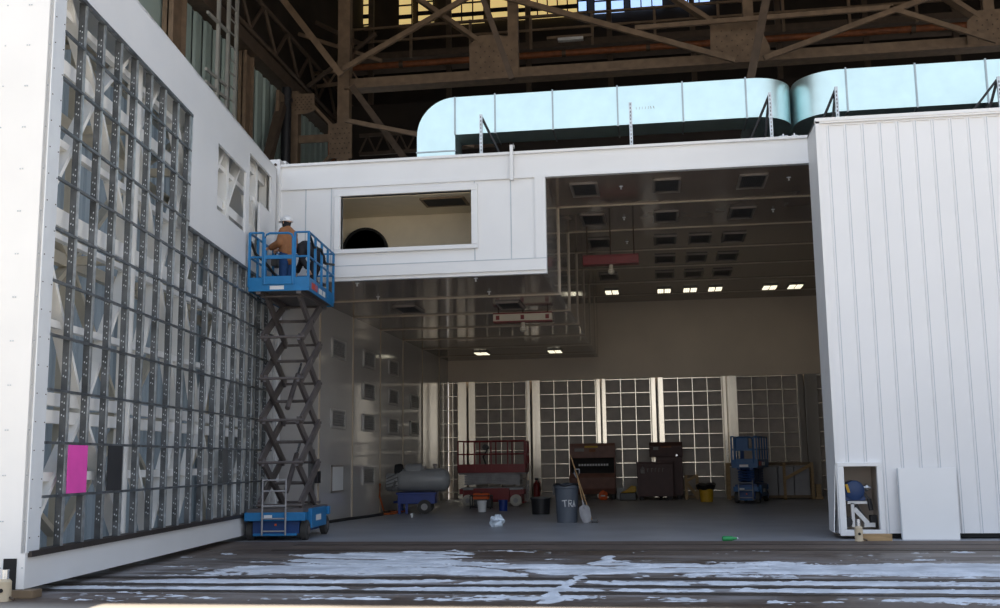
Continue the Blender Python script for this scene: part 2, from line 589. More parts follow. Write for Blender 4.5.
mb = MB()
corrugated(mb, (-12.05, 45), (-12.05, 24.0), 0, 13.75, 0.62, 0.07)
mb.box(-12.4, -12.12, 22.0, 45, 0, 14.0)
struct(mb, 'wall_hangar_left', M['greenclad'])
struct(MB().box(-12.4, -12.12, 22.0, 45, 14.0, 22.5), 'wall_hangar_clerestory', M['hangar_dark'])


def hangar_col(x0, x1, y0, y1, z1, m='brown_steel', z0=0.0):
    mb = MB()
    mb.box(x0, x1, y0, y0 + 0.03, z0, z1)
    mb.box(x0, x1, y1 - 0.03, y1, z0, z1)
    xm = (x0 + x1) / 2
    mb.box(xm - 0.02, xm + 0.02, y0, y1, z0, z1)
    return mb


struct(MB().bar((-11.85, 23.0, 13.95), (-11.85, 44.5, 13.95), 0.5, 0.42), 'beam_eave', M['brown_dark'])
mb = MB()
for i in range(10):
    y = 24 + i * 2.1
    mb.tube((-11.6, y, 14.35), (-11.6, y + 1.05, 15.5), 0.06)
    mb.tube((-11.6, y + 1.05, 15.5), (-11.6, y + 2.1, 14.35), 0.06)
mb.tube((-11.6, 24, 15.5), (-11.6, 45, 15.5), 0.07)
mb.tube((-11.6, 24, 14.3), (-11.6, 45, 14.3), 0.07)
struct(mb, 'trim_lattice_girder', M['brown_dark'])

t = thing('steel_column', 'brown steel column nearest the opening, against the green corrugated wall', 'column', (-11.95, 24.0, 0))
hangar_col(-12.05, -11.75, 23.6, 24.35, 14.6).build('column_shaft', M['brown_steel'], t, off=t.location)
MB().box(-12.1, -11.7, 23.5, 24.45, 0, 0.05).build('base_plate', M['brown_dark'], t, off=t.location)
t = thing('steel_column', 'brown steel column halfway along the green corrugated wall', 'column', (-11.9, 28.6, 0))
hangar_col(-12.0, -11.75, 28.35, 28.95, 14.0).build('column_shaft', M['brown_steel'], t, off=t.location)
MB().box(-12.1, -11.65, 28.2, 29.1, 0, 0.05).build('base_plate', M['brown_dark'], t, off=t.location)
t = thing('drain_pipe', 'black vertical pipe at the far end of the green wall', 'pipe', (-11.58, 31.3, 0))
MB().tube((-11.58, 31.3, 0), (-11.58, 31.3, 13.6), 0.16).build('pipe_shaft', M['black_steel'], t, off=t.location, smooth=True)
for z in (3, 7, 11, 13.2):
    MB().lathe([(0.2, -0.04), (0.2, 0.04)], (-11.58, 31.3, z), 14).build('pipe_collar', M['black_steel'], t, off=t.location)
t = thing('diagonal_brace', 'brown diagonal brace rising in front of the green wall by the black pipe', 'brace', (-11.6, 31.2, 10.4))
MB().bar((-11.6, 29.0, 9.2), (-11.6, 30.9, 12.9), 0.26, 0.26).build('brace_bar', M['brown_dark'], t, off=t.location)
MB().box(-11.68, -11.58, 30.6, 31.1, 12.6, 13.3).build('gusset_plate', M['brown_steel'], t, off=t.location)

# pale lattice ladder mast beside the green wall
t = thing('ladder_mast', 'pale steel lattice ladder standing before the green corrugated wall', 'ladder', (-11.3, 25.9, 0))
for y in (25.3, 25.95, 26.5):
    MB().box(-11.34, -11.26, y - 0.05, y + 0.05, 0, 15.2).build('upright', M['mast'], t, off=t.location)
for i in range(38):
    z = 0.4 + i * 0.38
    MB().tube((-11.3, 25.95, z), (-11.3, 26.5, z), 0.02, n=6).build('rung', M['mast'], t, off=t.location)
for z in (11.35, 11.7, 13.25, 9.5, 7.5):
    MB().box(-11.33, -11.27, 24.6, 26.0, z - 0.04, z + 0.04).build('crossbar', M['mast'], t, off=t.location)


# ------------------------------------------------------------------ big roof truss above the booth
Y = 32.0
tr = thing('roof_truss', 'large brown riveted steel truss spanning behind the silver ducts', 'truss', (0, 32, 13.6))
O = tr.location


def tpart(name, mb, m='brown_steel'):
    return mb.build(name, M[m], tr, off=O)


mb = MB()
mb.box(-9.8, 33, Y - 0.05, Y + 0.05, 13.70, 14.03)
mb.box(-9.8, 33, Y - 0.28, Y + 0.28, 13.62, 13.70)
tpart('bottom_chord', mb)


def rivets(mb, pts, y):
    for x, z in pts:
        mb.cbox((x, y, z), (0.035, 0.03, 0.035))


def gus(pts, x0, x1, z0, z1):
    g = tpart('gusset_plate', MB().prism(pts, Y - 0.16, Y - 0.10))
    mb = MB()
    rr = []
    for i in range(9):
        for j in range(6):
            if (i + j) % 2 == 0:
                rr.append((x0 + (x1 - x0) * (i + .5) / 9, z0 + (z1 - z0) * (j + .5) / 6))
    rivets(mb, rr, Y - 0.165)
    mb.build('rivet_heads', M['brown_dark'], g, off=O)


gus([(-5.65, 13.7), (-4.05, 13.7), (-4.06, 15.0), (-4.9, 15.16), (-5.32, 15.16), (-5.65, 14.85)], -5.5, -4.2, 13.8, 14.85)
gus([(1.97, 13.7), (3.85, 13.7), (3.75, 14.2), (3.39, 15.07), (2.3, 15.1), (2.0, 14.95)], 2.1, 3.5, 13.8, 14.8)
gus([(9.55, 13.7), (11.2, 13.7), (11.2, 14.8), (9.95, 14.8), (9.6, 14.5)], 9.8, 11.1, 13.8, 14.7)
gus([(-10.35, 12.5), (-9.55, 12.5), (-9.55, 11.3), (-10.3, 11.35)], -10.3, -9.6, 11.4, 12.4)
gus([(-11.6, 13.6), (-10.83, 13.57), (-10.83, 13.0), (-11.1, 12.9), (-11.6, 12.9)], -11.5, -10.9, 13.0, 13.5)
for a, b in ((-4.40, -4.06), (3.02, 3.34), (10.1, 10.42)):
    tpart('vertical_post', MB().box(a, b, Y - 0.1, Y + 0.1, 13.7, 20.0))
for (x, z), (x2, z2) in (((-7.7, 16.9), (-5.2, 14.9)), ((0.6, 16.25), (2.25, 14.95)), ((7.6, 16.6), (10.0, 14.6)), ((14, 17), (11, 14.6))):
    tpart('diagonal_member', MB().bar((x, Y, z), (x2, Y, z2), 0.14, 0.36, (0, 1, 0.001)))
tpart('end_post', MB().box(-10.05, -9.65, Y - 0.15, Y + 0.15, 8.6, 18.0))
mb = MB()
mb.bar((-9.77, 30.9, 13.85), (-5.0, 30.9, 16.32), 0.12, 0.16)
tpart('lateral_brace', mb)
tpart('lateral_brace', MB().bar((-4.6, 31, 16.1), (2.64, 31, 13.43), 0.12, 0.17))
tpart('lateral_brace', MB().bar((3.5, 31, 13.42), (8.6, 31, 15.05), 0.12, 0.16))
tpart('lateral_brace', MB().bar((7.2, 31, 14.72), (10.1, 31, 13.48), 0.10, 0.15))
tpart('lateral_brace', MB().bar((-0.32, 31, 14.67), (7.3, 31, 14.74), 0.10, 0.14))
tpart('lateral_brace', MB().bar((-11.7, 30.5, 16.6), (-9.5, 30.5, 13.6), 0.14, 0.2))
tpart('lateral_brace', MB().bar((-9.3, 31, 13.4), (-7.0, 31, 10.1), 0.12, 0.2), 'brown_dark')
tpart('hanger_strut', MB().bar((-4.75, 28, 15.2), (-3.75, 28, 12.15), 0.16, 0.16), 'brown_dark')
tpart('hanger_strut', MB().bar((3.4, 28, 14.4), (2.65, 28, 11.2), 0.22, 0.22), 'brown_dark')
tpart('hanger_strut', MB().bar((10.3, 29.5, 15.5), (10.0, 29.5, 12.9), 0.12, 0.12), 'brown_dark')

pt = thing('portal_frame', 'brown braced portal post between the black pipe and the tall truss column', 'frame', (-11.5, 32, 0))
O2 = pt.location
MB().box(-11.66, -11.38, 31.85, 32.15, 8.0, 13.7).build('post', M['brown_steel'], pt, off=O2)
MB().box(-11.4, -10.1, 31.95, 32.05, 11.95, 12.2).build('crossbar', M['brown_steel'], pt, off=O2)
MB().bar((-10.9, 32, 13.2), (-10.1, 32, 12.3), 0.1, 0.28, (0, 1, 0.001)).build('knee_brace', M['brown_steel'], pt, off=O2)
MB().bar((-10.9, 32, 10.8), (-10.15, 32, 11.6), 0.1, 0.24, (0, 1, 0.001)).build('knee_brace', M['brown_steel'], pt, off=O2)
MB().box(-11.05, -10.85, 34, 34.2, 8.0, 13.0).build('rear_post', M['pipe_orange'], pt, off=O2)

# secondary roof members further back in the hangar
t = thing('roof_girder', 'dark lattice girder high under the roof, left of the tall truss column', 'girder', (-9, 35, 15))
mb = MB()
mb.bar((-12, 35, 15.0), (-10.5, 35, 15.1), 0.1, 0.12)
mb.bar((-12, 35, 15.5), (-10.5, 35, 15.6), 0.1, 0.12)
for i in range(3):
    x = -12 + i * 0.6
    mb.bar((x, 35, 15.05), (x + 0.3, 35, 15.5), 0.05, 0.06)
    mb.bar((x + 0.3, 35, 15.5), (x + 0.6, 35, 15.05), 0.05, 0.06)
mb.build('lattice_web', M['brown_steel'], t, off=t.location)
MB().bar((-12, 35.3, 17.6), (-10.2, 35.3, 16.6), 0.1, 0.14).build('diagonal_brace', M['brown_dark'], t, off=t.location)
MB().bar((-12, 33.5, 16.4), (-9, 33.5, 15.2), 0.1, 0.12).build('diagonal_brace', M['brown_steel'], t, off=t.location)
MB().bar((-12, 33.5, 14.2), (-9.2, 33.5, 16.2), 0.1, 0.12).build('diagonal_brace', M['brown_dark'], t, off=t.location)
t = thing('roof_girder', 'low lattice girder seen between the tall truss column and the duct elbow', 'girder', (-7.5, 36, 13))
mb = MB()
mb.bar((-10.5, 36, 12.7), (-5.5, 36, 12.75), 0.1, 0.12)
mb.bar((-10.5, 36, 13.4), (-5.5, 36, 13.45), 0.1, 0.12)
for i in range(8):
    x = -10.5 + i * 0.6
    mb.bar((x, 36, 12.75), (x + 0.3, 36, 13.4), 0.05, 0.06)
    mb.bar((x + 0.3, 36, 13.4), (x + 0.6, 36, 12.75), 0.05, 0.06)
mb.build('lattice_web', M['brown_dark'], t, off=t.location)
MB().bar((-9.2, 30, 11.95), (-5.2, 30, 10.9), 0.1, 0.13).build('tie_bar', M['brown_steel'], t, off=t.location)
mb = MB()
for i in range(14):
    y = 21.5 + i * 1.6
    zt = 14.5 + (y - 20) * 0.3385
    mb.box(-12, 33, y - 0.06, y + 0.06, zt - 0.28, zt + 0.02)
struct(mb, 'beam_roof_purlin', M['roofwood'])
struct(MB().box(-14, 33, 37.8, 38.6, 12.0, 15.2), 'beam_gallery', M['hangar_dark'])

# catwalk with railing
t = thing('catwalk', 'high steel catwalk with pipe railing below the lit upper windows', 'catwalk', (0, 38.5, 17.2))
MB().box(-12, 33, 38.0, 39.6, 17.12, 17.38).build('walkway', M['brown_dark'], t, off=t.location)
for z in (17.85, 18.4):
    MB().box(-12, 33, 37.98, 38.06, z - 0.04, z + 0.04).build('rail', M['brown_steel'], t, off=t.location)
for i in range(16):
    x = -11.4 + i * 2.35
    MB().box(x - 0.05, x + 0.05, 37.97, 38.07, 17.1, 18.45).build('railing_post', M['brown_steel'], t, off=t.location)
for i in range(12):
    x = -11 + i * 3.2
    MB().box(x - 0.1, x + 0.1, 39.2, 39.4, 15.2, 21.8).build('support_post', M['brown_dark'], t, off=t.location)

t = thing('sprinkler_pipe', 'long rusty orange pipe running along behind the roof truss', 'pipe', (0, 36, 16.03))
MB().tube((-11.5, 36, 16.03), (33, 36, 16.03), 0.12).build('pipe_run', M['pipe_orange'], t, off=t.location, smooth=True)
for i in range(14):
    MB().tube((-9 + i * 3, 36, 16.03), (-8.86 + i * 3, 36, 16.03), 0.17).build('coupling', M['brown_dark'], t, off=t.location)
t = thing('strip_lamp', 'unlit white tube lamp above the orange pipe behind the truss', 'lamp', (-2.6, 35.6, 16.35))
MB().box(-3.1, -2.2, 35.5, 35.7, 16.32, 16.42).build('lamp_body', M['whiteplastic'], t, off=t.location)
MB().box(-3.5, -1.9, 35.55, 35.65, 16.42, 16.52).build('lamp_bracket', M['brown_steel'], t, off=t.location)

# upper windows
WY = 42.0
struct(MB().box(-14, 33, WY + 0.15, WY + 0.4, 15.0, 23.0), 'wall_gallery', M['hangar_dark'])
wins = [(-12.7, -11.85, 20.35, 21.6, 'yellow_glass'), (-10.55, -9.95, 20.2, 21.5, 'yellow_glass'), (-9.7, -9.0, 20.3, 21.3, 'yellow_glass'),
        (-8.25, -6.8, 20.1, 21.5, 'yellow_glass'), (-6.55, -5.75, 20.2, 21.5, 'yellow_glass'), (-5.35, -2.8, 20.1, 21.4, 'yellow_glass'),
        (-2.78, -2.4, 20.2, 21.3, 'blue_glass'), (-2.1, -0.85, 20.12, 21.3, 'blue_glass'), (-0.6, 0.75, 20.18, 21.3, 'blue_glass'), (1.3, 2.7, 20.2, 21.3, 'blue_glass')]
for i, (a, b, z0, z1, mm) in enumerate(wins):
    w = struct(MB().box(a, b, WY, WY + 0.12, z0, z1), 'window_%d' % (i + 2), M[mm])
    mb = MB()
    n = max(1, int((b - a) / 0.42))
    for k in range(n + 1):
        x = a + (b - a) * k / n
        mb.box(x - 0.025, x + 0.025, WY - 0.05, WY, z0 - 0.03, z1)
    for z, hh in ((z0, 0.03), (z0 + (0.38 if mm == 'yellow_glass' else 0.5), 0.09 if mm == 'yellow_glass' else 0.03), (z0 + 0.9, 0.03)):
        mb.box(a, b, WY - 0.05, WY, z - hh, z + hh)
    mb.build('window_bars', M['void'], w)

# ------------------------------------------------------------------ the white booth
FY = 23.4
XL, XS, XR, BY = -8.75, -2.4, 6.7, 43.5
ZL, ZH = 5.76, 8.02

mb = MB()
mb.box(XL - 0.2, XL, FY, BY, 0, 8.6)
struct(mb, 'wall_left', M['booth_wall'])
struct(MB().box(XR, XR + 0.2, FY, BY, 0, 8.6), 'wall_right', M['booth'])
struct(MB().box(XL, XS - 0.12, FY + 0.12, BY, ZL, ZL + 0.12), 'ceiling_lower', M['ceil_shade_toned'])
struct(MB().box(XS, XR, FY + 0.1, BY, ZH, ZH + 0.12), 'ceiling_upper', M['ceil_shade_toned'])
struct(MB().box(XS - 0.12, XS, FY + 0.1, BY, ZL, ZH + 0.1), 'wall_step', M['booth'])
struct(MB().box(XL - 0.2, 13.5, FY + 0.2, BY + 0.2, 8.5, 8.62), 'roof_booth_extended', M['roof_duct_shade'])  # length beyond the booth added to darken the right duct's underside
struct(MB().box(XL, XR, BY, BY + 0.2, 4.85, 8.5), 'wall_back', M['booth_back'])
struct(MB().box(XL, XR, BY + 0.25, BY + 0.4, 0, 4.9), 'wall_back_outer', M['bay_pane'])

# facade: header beam and bulkhead round the plenum opening
mb = MB()
mb.box(XL, XR, FY, FY + 0.10, 8.06, 8.60)
mb.box(XL, XR, FY - 0.06, FY + 0.10, 8.58, 8.64)
mb.box(XL, XR, FY - 0.05, FY + 0.10, 8.00, 8.06)
struct(mb, 'beam_header', M['white'])
mb = MB()
wx0, wx1, wz0, wz1 = -7.26, -4.13, 6.50, 7.78
mb.box(XL, wx0, FY, FY + 0.12, ZL, 8.02)
mb.box(wx1, XS, FY, FY + 0.12, ZL, 8.02)
mb.box(wx0, wx1, FY, FY + 0.12, ZL, wz0)
mb.box(wx0, wx1, FY, FY + 0.12, wz1, 8.02)
struct(mb, 'wall_front', M['white'])
mb = MB()
mb.box(XL, XS, FY - 0.05, FY, 5.84, 6.10)
mb.box(XS - 0.25, XS, FY - 0.05, FY, 6.10, 8.0)
struct(mb, 'trim_bulkhead', M['white'])
mb = MB()
for x in (-8.13, -3.21, -4.06, -7.5):
    mb.box(x - 0.012, x + 0.012, FY - 0.008, FY, 6.10, 8.0)
mb.box(XL, XS, FY - 0.056, FY - 0.02, 6.095, 6.115)
struct(mb, 'trim_panel_joints', M['seam'])
w = MB()
fw = 0.15
w.box(wx0 - fw, wx1 + fw, FY - 0.07, FY + 0.15, wz1, wz1 + fw)
w.box(wx0 - fw, wx1 + fw, FY - 0.07, FY + 0.15, wz0 - 0.10, wz0)
w.box(wx0 - fw, wx0, FY - 0.07, FY + 0.15, wz0, wz1)
w.box(wx1, wx1 + fw, FY - 0.07, FY + 0.15, wz0, wz1)
struct(w, 'window_1', M['white'], bevel=0.01)
# column with bolts at the facade's end
mb = MB()
mb.box(XL - 0.3, XL, FY - 0.12, FY + 0.2, 0, 8.75)
struct(mb, 'pillar_corner', M['white'])
mb = MB()
for z in (8.62, 8.5, 8.36, 8.22, 7.98, 7.86, 7.7, 7.58):
    mb.lathe([(0.03, -0.02), (0.03, 0.02)], (XL - 0.1, FY - 0.14, z), 8, 'y')
struct(mb, 'trim_corner_bolts', M['brown_dark'])
struct(MB().box(-9.1, -8.72, FY + 0.2, FY + 1.6, 8.5, 8.8), 'trim_roof_curb', M['white'])
mb = MB()
mb.box(-3.2, -3.13, FY - 0.14, FY - 0.05, 7.95, 8.85)
mb.box(-3.2, -3.13, FY - 0.14, FY + 0.2, 8.78, 8.85)
struct(mb, 'trim_beam_clip', M['white'])

# plenum behind the opening
mb = MB()
mb.box(XL, -3.0, 25.5, 25.6, 5.9, 8.0)
mb.box(-3.1, -3.0, FY + 0.12, 25.5, 5.9, 8.0)
struct(mb, 'wall_plenum', M['roomin'])
struct(MB().box(XL, -3.0, FY + 0.12, 25.5, 7.76, 7.82), 'ceiling_plenum', M['roomin'])
struct(MB().box(XL, -3.0, FY + 0.12, 25.5, 5.9, 5.95), 'floor_plenum', M['roomin'])
t = thing('round_duct', 'black round duct mouth in the back of the framed facade opening', 'duct', (-7.25, 25.5, 6.85))
mb = MB()
prof = [(0.60, 0.0), (0.60, -0.10), (0.54, -0.10), (0.54, 0.0)]
mb.lathe(prof, (-7.25, 25.49, 6.88), 36, 'y')
mb.build('duct_collar', M['void'], t, off=t.location, smooth=True)
MB().lathe([(0.54, -0.03), (0.01, -0.03)], (-7.25, 25.49, 6.88), 36, 'y').build('duct_bore', M['void'], t, off=t.location)
t = thing('ceiling_hatch', 'dark ceiling opening inside the framed facade opening', 'hatch', (-4.9, 24.3, 7.75))
MB().box(-5.4, -4.45, 23.85, 24.55, 7.73, 7.75).build('hatch_opening', M['void'], t, off=t.location)
mb = MB()
for a in ((-5.46, -4.39, 23.79, 23.85), (-5.46, -4.39, 24.55, 24.61), (-5.46, -5.4, 23.85, 24.55), (-4.45, -4.39, 23.85, 24.55)):
    mb.box(*a, 7.72, 7.76)
mb.build('hatch_frame', M['wood_dark'], t, off=t.location)

# portal seam trims
for i, y in enumerate((26.42, 29.46, 32.5, 35.5, 38.55, 41.6)):
    mb = MB()
    w_ = 0.024
    mb.box(XL, XL + 0.035, y - w_, y + w_, 0, ZL)
    mb.box(XL, XS, y - w_, y + w_, ZL - 0.035, ZL)
    mb.box(XS, XS + 0.035, y - w_, y + w_, ZL - 0.035, ZH)
    mb.box(XS, XR, y - w_, y + w_, ZH - 0.035, ZH)
    mb.box(XR - 0.035, XR, y - w_, y + w_, 0, ZH)
    struct(mb, 'trim_%d' % (i + 1), M['seam_light'])
struct(MB().box(XL - 0.02, XL + 0.02, FY, FY + 0.14, 0, 5.8), 'trim_jamb', M['white'])

# back wall: columns and grid doors
cols = [(-8.34, -7.95), (-7.88, -7.58), (-5.43, -5.27), (-5.20, -4.85), (-2.54, -2.36), (-2.32, -2.13), (-0.31, -0.10), (-0.03, 0.21), (2.56, 2.72), (2.74, 3.15), (5.53, 5.76), (5.8, 6.3)]
for i, (a, b) in enumerate(cols):
    mb = MB()
    mb.box(a, b, BY - 0.10, BY + 0.15, 0, 4.85)
    mb.box(a + 0.015, a + 0.035, BY - 0.14, BY - 0.10, 0, 4.85)
    struct(mb, 'column_back', M['column_metal'] if b < 5 else M['booth'], bevel=0.01)
bays = [(-8.75, -8.34, 1), (-7.58, -5.43, 4), (-4.85, -2.54, 4), (-2.13, -0.31, 3), (0.21, 2.56, 4), (3.15, 5.53, 4), (6.3, 6.7, 1)]
rowz = [4.80, 4.25, 3.68, 3.11, 2.54, 1.97, 1.40, 0.83, 0.28]
for i, (a, b, n) in enumerate(bays):
    d = struct(MB().box(a, b, BY + 0.06, BY + 0.12, 0, 4.85), 'door_%d' % (i + 1), M['bay_pane'])
    for k in range(1, n + 1):
        x = a + (b - a) * (k - (0.0 if n > 1 else 0.5)) / n - (0.02 if k == n and n > 1 else 0)
        MB().box(x - 0.024, x + 0.024, BY - 0.06, BY + 0.06, 0.05, 4.85).build('mullion', M['mullion'], d, bevel=0.012)
    for z in rowz:
        MB().box(a, b, BY - 0.05, BY + 0.06, z - 0.02, z + 0.02).build('crossbar', M['mullion'], d, bevel=0.008)


# ------------------------------------------------------------------ vents, lights, sprinklers of the booth
def vent_ceiling(first, loc, w, d, label, group):
    if first is None:
        t = thing('ceiling_vent', label, 'vent', loc, 0, group)
        mb = MB()
        fr = 0.06
        for a in ((-w / 2, w / 2, -d / 2, -d / 2 + fr), (-w / 2, w / 2, d / 2 - fr, d / 2), (-w / 2, -w / 2 + fr, -d / 2, d / 2), (w / 2 - fr, w / 2, -d / 2, d / 2)):
            mb.box(*a, -0.05, 0.0)
        mb.build('vent_frame', M['frame_grey'], t)
        mb = MB()
        mb.box(-w / 2 + fr, w / 2 - fr, -d / 2 + fr, d / 2 - fr, -0.012, 0)
        for k in range(12):
            x = -w / 2 + fr + (w - 2 * fr) * (k + 0.5) / 12
            mb.bar((x - 0.01, -d / 2 + fr, -0.03), (x - 0.01, d / 2 - fr, -0.03), 0.008, 0.03)
        mb.build('vent_grille', M['vent_dark'], t)
        return t
    t = copy_tree(first)
    t.location = loc
    t['label'] = label
    t['group'] = group
    return t


rowname = ['first', 'second', 'third', 'fourth', 'fifth']
colname = ['next to the step', 'middle of its row', 'furthest from the step']
pv = None
for r_, yy in enumerate((24.7, 27.95, 31.1, 34.1, 37.1)):
    xs = [-1.58, 0.37, 2.36] if r_ < 2 else [-1.6, 0.37, 1.38, 2.36]
    for c_, x in enumerate(xs):
        cn = (colname if len(xs) == 3 else ['next to the step', 'second from the step', 'third from the step', 'furthest from the step'])[c_]
        o = vent_ceiling(pv, (x, yy, ZH), 0.66, 1.25, 'ceiling vent, %s row from the header beam, %s' % (rowname[r_], cn), 'vents in the upper booth ceiling')
        pv = pv or o
lv = [(-6.75, 28.1, 'square vent in the low soffit, nearer the booth side wall with vents'), (-3.9, 28.05, 'square vent in the low soffit, above the white and red hoist')]
for x, y, lb in lv:
    vent_ceiling(pv, (x, y, ZL), 0.66, 1.25, lb, 'vents in the low soffit')


def wall_vent(first, loc, label, group):
    if first is None:
        t = thing('wall_vent', label, 'vent', loc, 0, group)
        mb = MB()
        w, h, fr = 1.25, 0.52, 0.06
        for a in ((-w / 2, w / 2, h / 2 - fr, h / 2), (-w / 2, w / 2, -h / 2, -h / 2 + fr), (-w / 2, -w / 2 + fr, -h / 2, h / 2), (w / 2 - fr, w / 2, -h / 2, h / 2)):
            mb.box(0, 0.05, a[0], a[1], a[2], a[3])
        mb.build('vent_frame', M['wall_frame'], t)
        mb = MB()
        mb.box(0, 0.01, -w / 2 + fr, w / 2 - fr, -h / 2 + fr, h / 2 - fr)
        for k in range(6):
            z = -h / 2 + fr + (h - 2 * fr) * (k + 0.5) / 6
            mb.bar((0.025, -w / 2 + fr, z), (0.025, w / 2 - fr, z), 0.012, 0.04, (1, 0, 0.8))
        mb.build('vent_grille', M['wall_grille'], t)
        return t
    t = copy_tree(first)
    t.location = loc
    t['label'] = label
    return t


wv = None
wn = {28.05: 'in the panel nearest the booth front', 31.15: 'in the second panel from the booth front', 34.15: 'in the third panel from the booth front', 37.2: 'in the fourth panel from the booth front'}
for y, z, hn in ((28.05, 4.67, 'upper'), (28.05, 2.75, 'lower'), (31.15, 4.67, 'topmost'), (31.15, 3.70, 'second from the top'), (31.15, 2.74, 'third from the top'), (31.15, 1.15, 'lowest'),
                 (34.15, 4.67, 'topmost'), (34.15, 3.7, 'second from the top'), (34.15, 2.74, 'lowest'), (37.2, 3.7, 'upper'), (37.2, 2.74, 'lower')):
    lb = '%s louvred side wall vent %s' % (hn, wn[y])
    o = wall_vent(wv, (XL, y, z), lb, 'vents in the booth side wall')
    wv = wv or o
t = thing('wall_hatch', 'plain white hatch low in the side wall beside the louvred vent', 'hatch', (XL, 28.05, 1.13))
MB().box(0, 0.03, -0.5, 0.5, -0.32, 0.32).build('hatch_panel', M['white'], t)
mb = MB()
for a in ((-0.54, 0.54, 0.32, 0.36), (-0.54, 0.54, -0.36, -0.32), (-0.54, -0.5, -0.36, 0.36), (0.5, 0.54, -0.36, 0.36)):
    mb.box(0, 0.035, *a)
mb.build('hatch_frame', M['frame_grey'], t)

SP = [(-0.71, 24.62, ZH, 'in the first row behind the header beam, beside the step'), (3.19, 24.57, ZH, 'in the first row behind the header beam, by the ribbed door'),
      (-0.75, 27.92, ZH, 'in the second row of the upper ceiling, beside the step'), (3.16, 27.79, ZH, 'in the second row of the upper ceiling, by the ribbed door'), (-0.77, 31.13, ZH, 'in the third row of the upper ceiling'),
      (-6.96, 23.75, ZL, 'at the soffit front edge, nearer the scissor lift'), (-4.1, 23.72, ZL, 'at the soffit front edge, nearer the bulkhead corner'),
      (-7.02, 25.86, ZL, 'behind the soffit front edge, nearer the scissor lift'), (-4.11, 25.71, ZL, 'behind the soffit front edge, nearer the bulkhead corner')]
sp0 = None
for x, y, z, lb in SP:
    if sp0 is None:
        s = thing('ceiling_sprinkler', 'small pale sprinkler head ' + lb, 'sprinkler', (x, y, z), 0, 'ceiling sprinklers')
        MB().lathe([(0.05, 0), (0.05, -0.012), (0.014, -0.015), (0.014, -0.06), (0.025, -0.065), (0.025, -0.075)], (0, 0, 0), 10).build('sprinkler_body', M['whiteplastic'], s)
        sp0 = s
    else:
        s = copy_tree(sp0)
        s.location = (x, y, z)
        s['label'] = 'small pale sprinkler head ' + lb

LI = [(-1.64, 40.5, ZH, 'ceiling light just past the red crane, next to the step'), (0.36, 40.6, ZH, 'second lit ceiling light counted from the step'), (1.35, 40.6, ZH, 'third lit ceiling light counted from the step'),
      (2.3, 40.6, ZH, 'fourth lit ceiling light counted from the step'), (4.35, 40.7, ZH, 'fifth lit ceiling light counted from the step'), (5.3, 40.7, ZH, 'lit ceiling light furthest from the step'),
      (-6.77, 40.4, ZL, 'lit light in the low soffit, nearer the vented side wall'), (-3.9, 40.4, ZL, 'lit light in the low soffit, nearer the step')]
l0 = None
for x, y, z, lb in LI:
    if l0 is None:
        s = thing('ceiling_light', lb, 'light', (x, y, z), 0, 'lit booth ceiling lights')
        l0 = s
        MB().box(-0.27, 0.27, -0.5, 0.5, -0.05, 0).build('light_housing', M['frame_grey'], s)
        for k in (-0.135, 0.135):
            d = MB().box(k - 0.105, k + 0.105, -0.44, 0.44, -0.062, -0.05).build('diffuser', M['lamp'], s)
            mb = MB()
            mb.box(k - 0.05, k - 0.03, -0.44, 0.44, -0.068, -0.062)
            mb.box(k + 0.03, k + 0.05, -0.44, 0.44, -0.068, -0.062)
            mb.build('louvre', M['frame_grey'], d)
    else:
        s = copy_tree(l0)
        s.location = (x, y, z)
        s['label'] = lb


def hoist(x, y, zc, w, label, beam_m, end_m, name):
    t = thing(name, label, 'hoist', (x, y, zc + 0.3))
    o = t.location
    mb = MB()
    mb.box(x - w / 2, x + w / 2, y - 0.14, y + 0.14, zc - 0.10, zc + 0.10)
    mb.build('beam', M[beam_m], t, off=o, bevel=0.01)
    mb = MB()
    mb.box(x - w / 2, x + w / 2, y - 0.17, y + 0.17, zc + 0.10, zc + 0.13)
    mb.box(x - w / 2, x + w / 2, y - 0.17, y + 0.17, zc - 0.13, zc - 0.10)
    mb.build('flange', M['red'], t, off=o)
    for k in (-0.42, 0, 0.42):
        MB().box(x + k * w - 0.05, x + k * w + 0.05, y - 0.16, y - 0.14, zc - 0.06, zc + 0.06).build('clamp', M[end_m], t, off=o)
        MB().tube((x + k * w, y, zc + 0.1), (x + k * w, y, ZH if zc > 6 else ZL), 0.02).build('hanger_rod', M['brown_dark'], t, off=o)
    MB().lathe([(0.05, 0), (0.05, -0.16), (0.09, -0.18), (0.09, -0.26), (0.03, -0.3)], (x, y, zc - 0.1), 12).build('hook_block', M['cream'], t, off=o, smooth=True)
    return t


hoist(-1.18, 29.0, 7.06, 1.55, 'long red crane hoist hanging under the upper ceiling', 'red', 'red', 'crane_hoist')
hoist(-3.68, 29.0, 5.52, 1.66, 'white and red crane hoist hanging under the low soffit', 'cream', 'red', 'crane_hoist')
t = thing('conduit_riser', 'dark narrow conduit on the side wall just behind the scissor lift', 'conduit', (XL + 0.05, 25.7, 0))
MB().box(XL, XL + 0.07, 25.65, 25.95, 0.3, 1.9).build('conduit_channel', M['vent_dark'], t, off=t.location)
MB().box(XL + 0.0, XL + 0.14, 26.0, 26.25, 1.05, 1.35).build('switch_box', M['black_steel'], t, off=t.location, bevel=0.01)


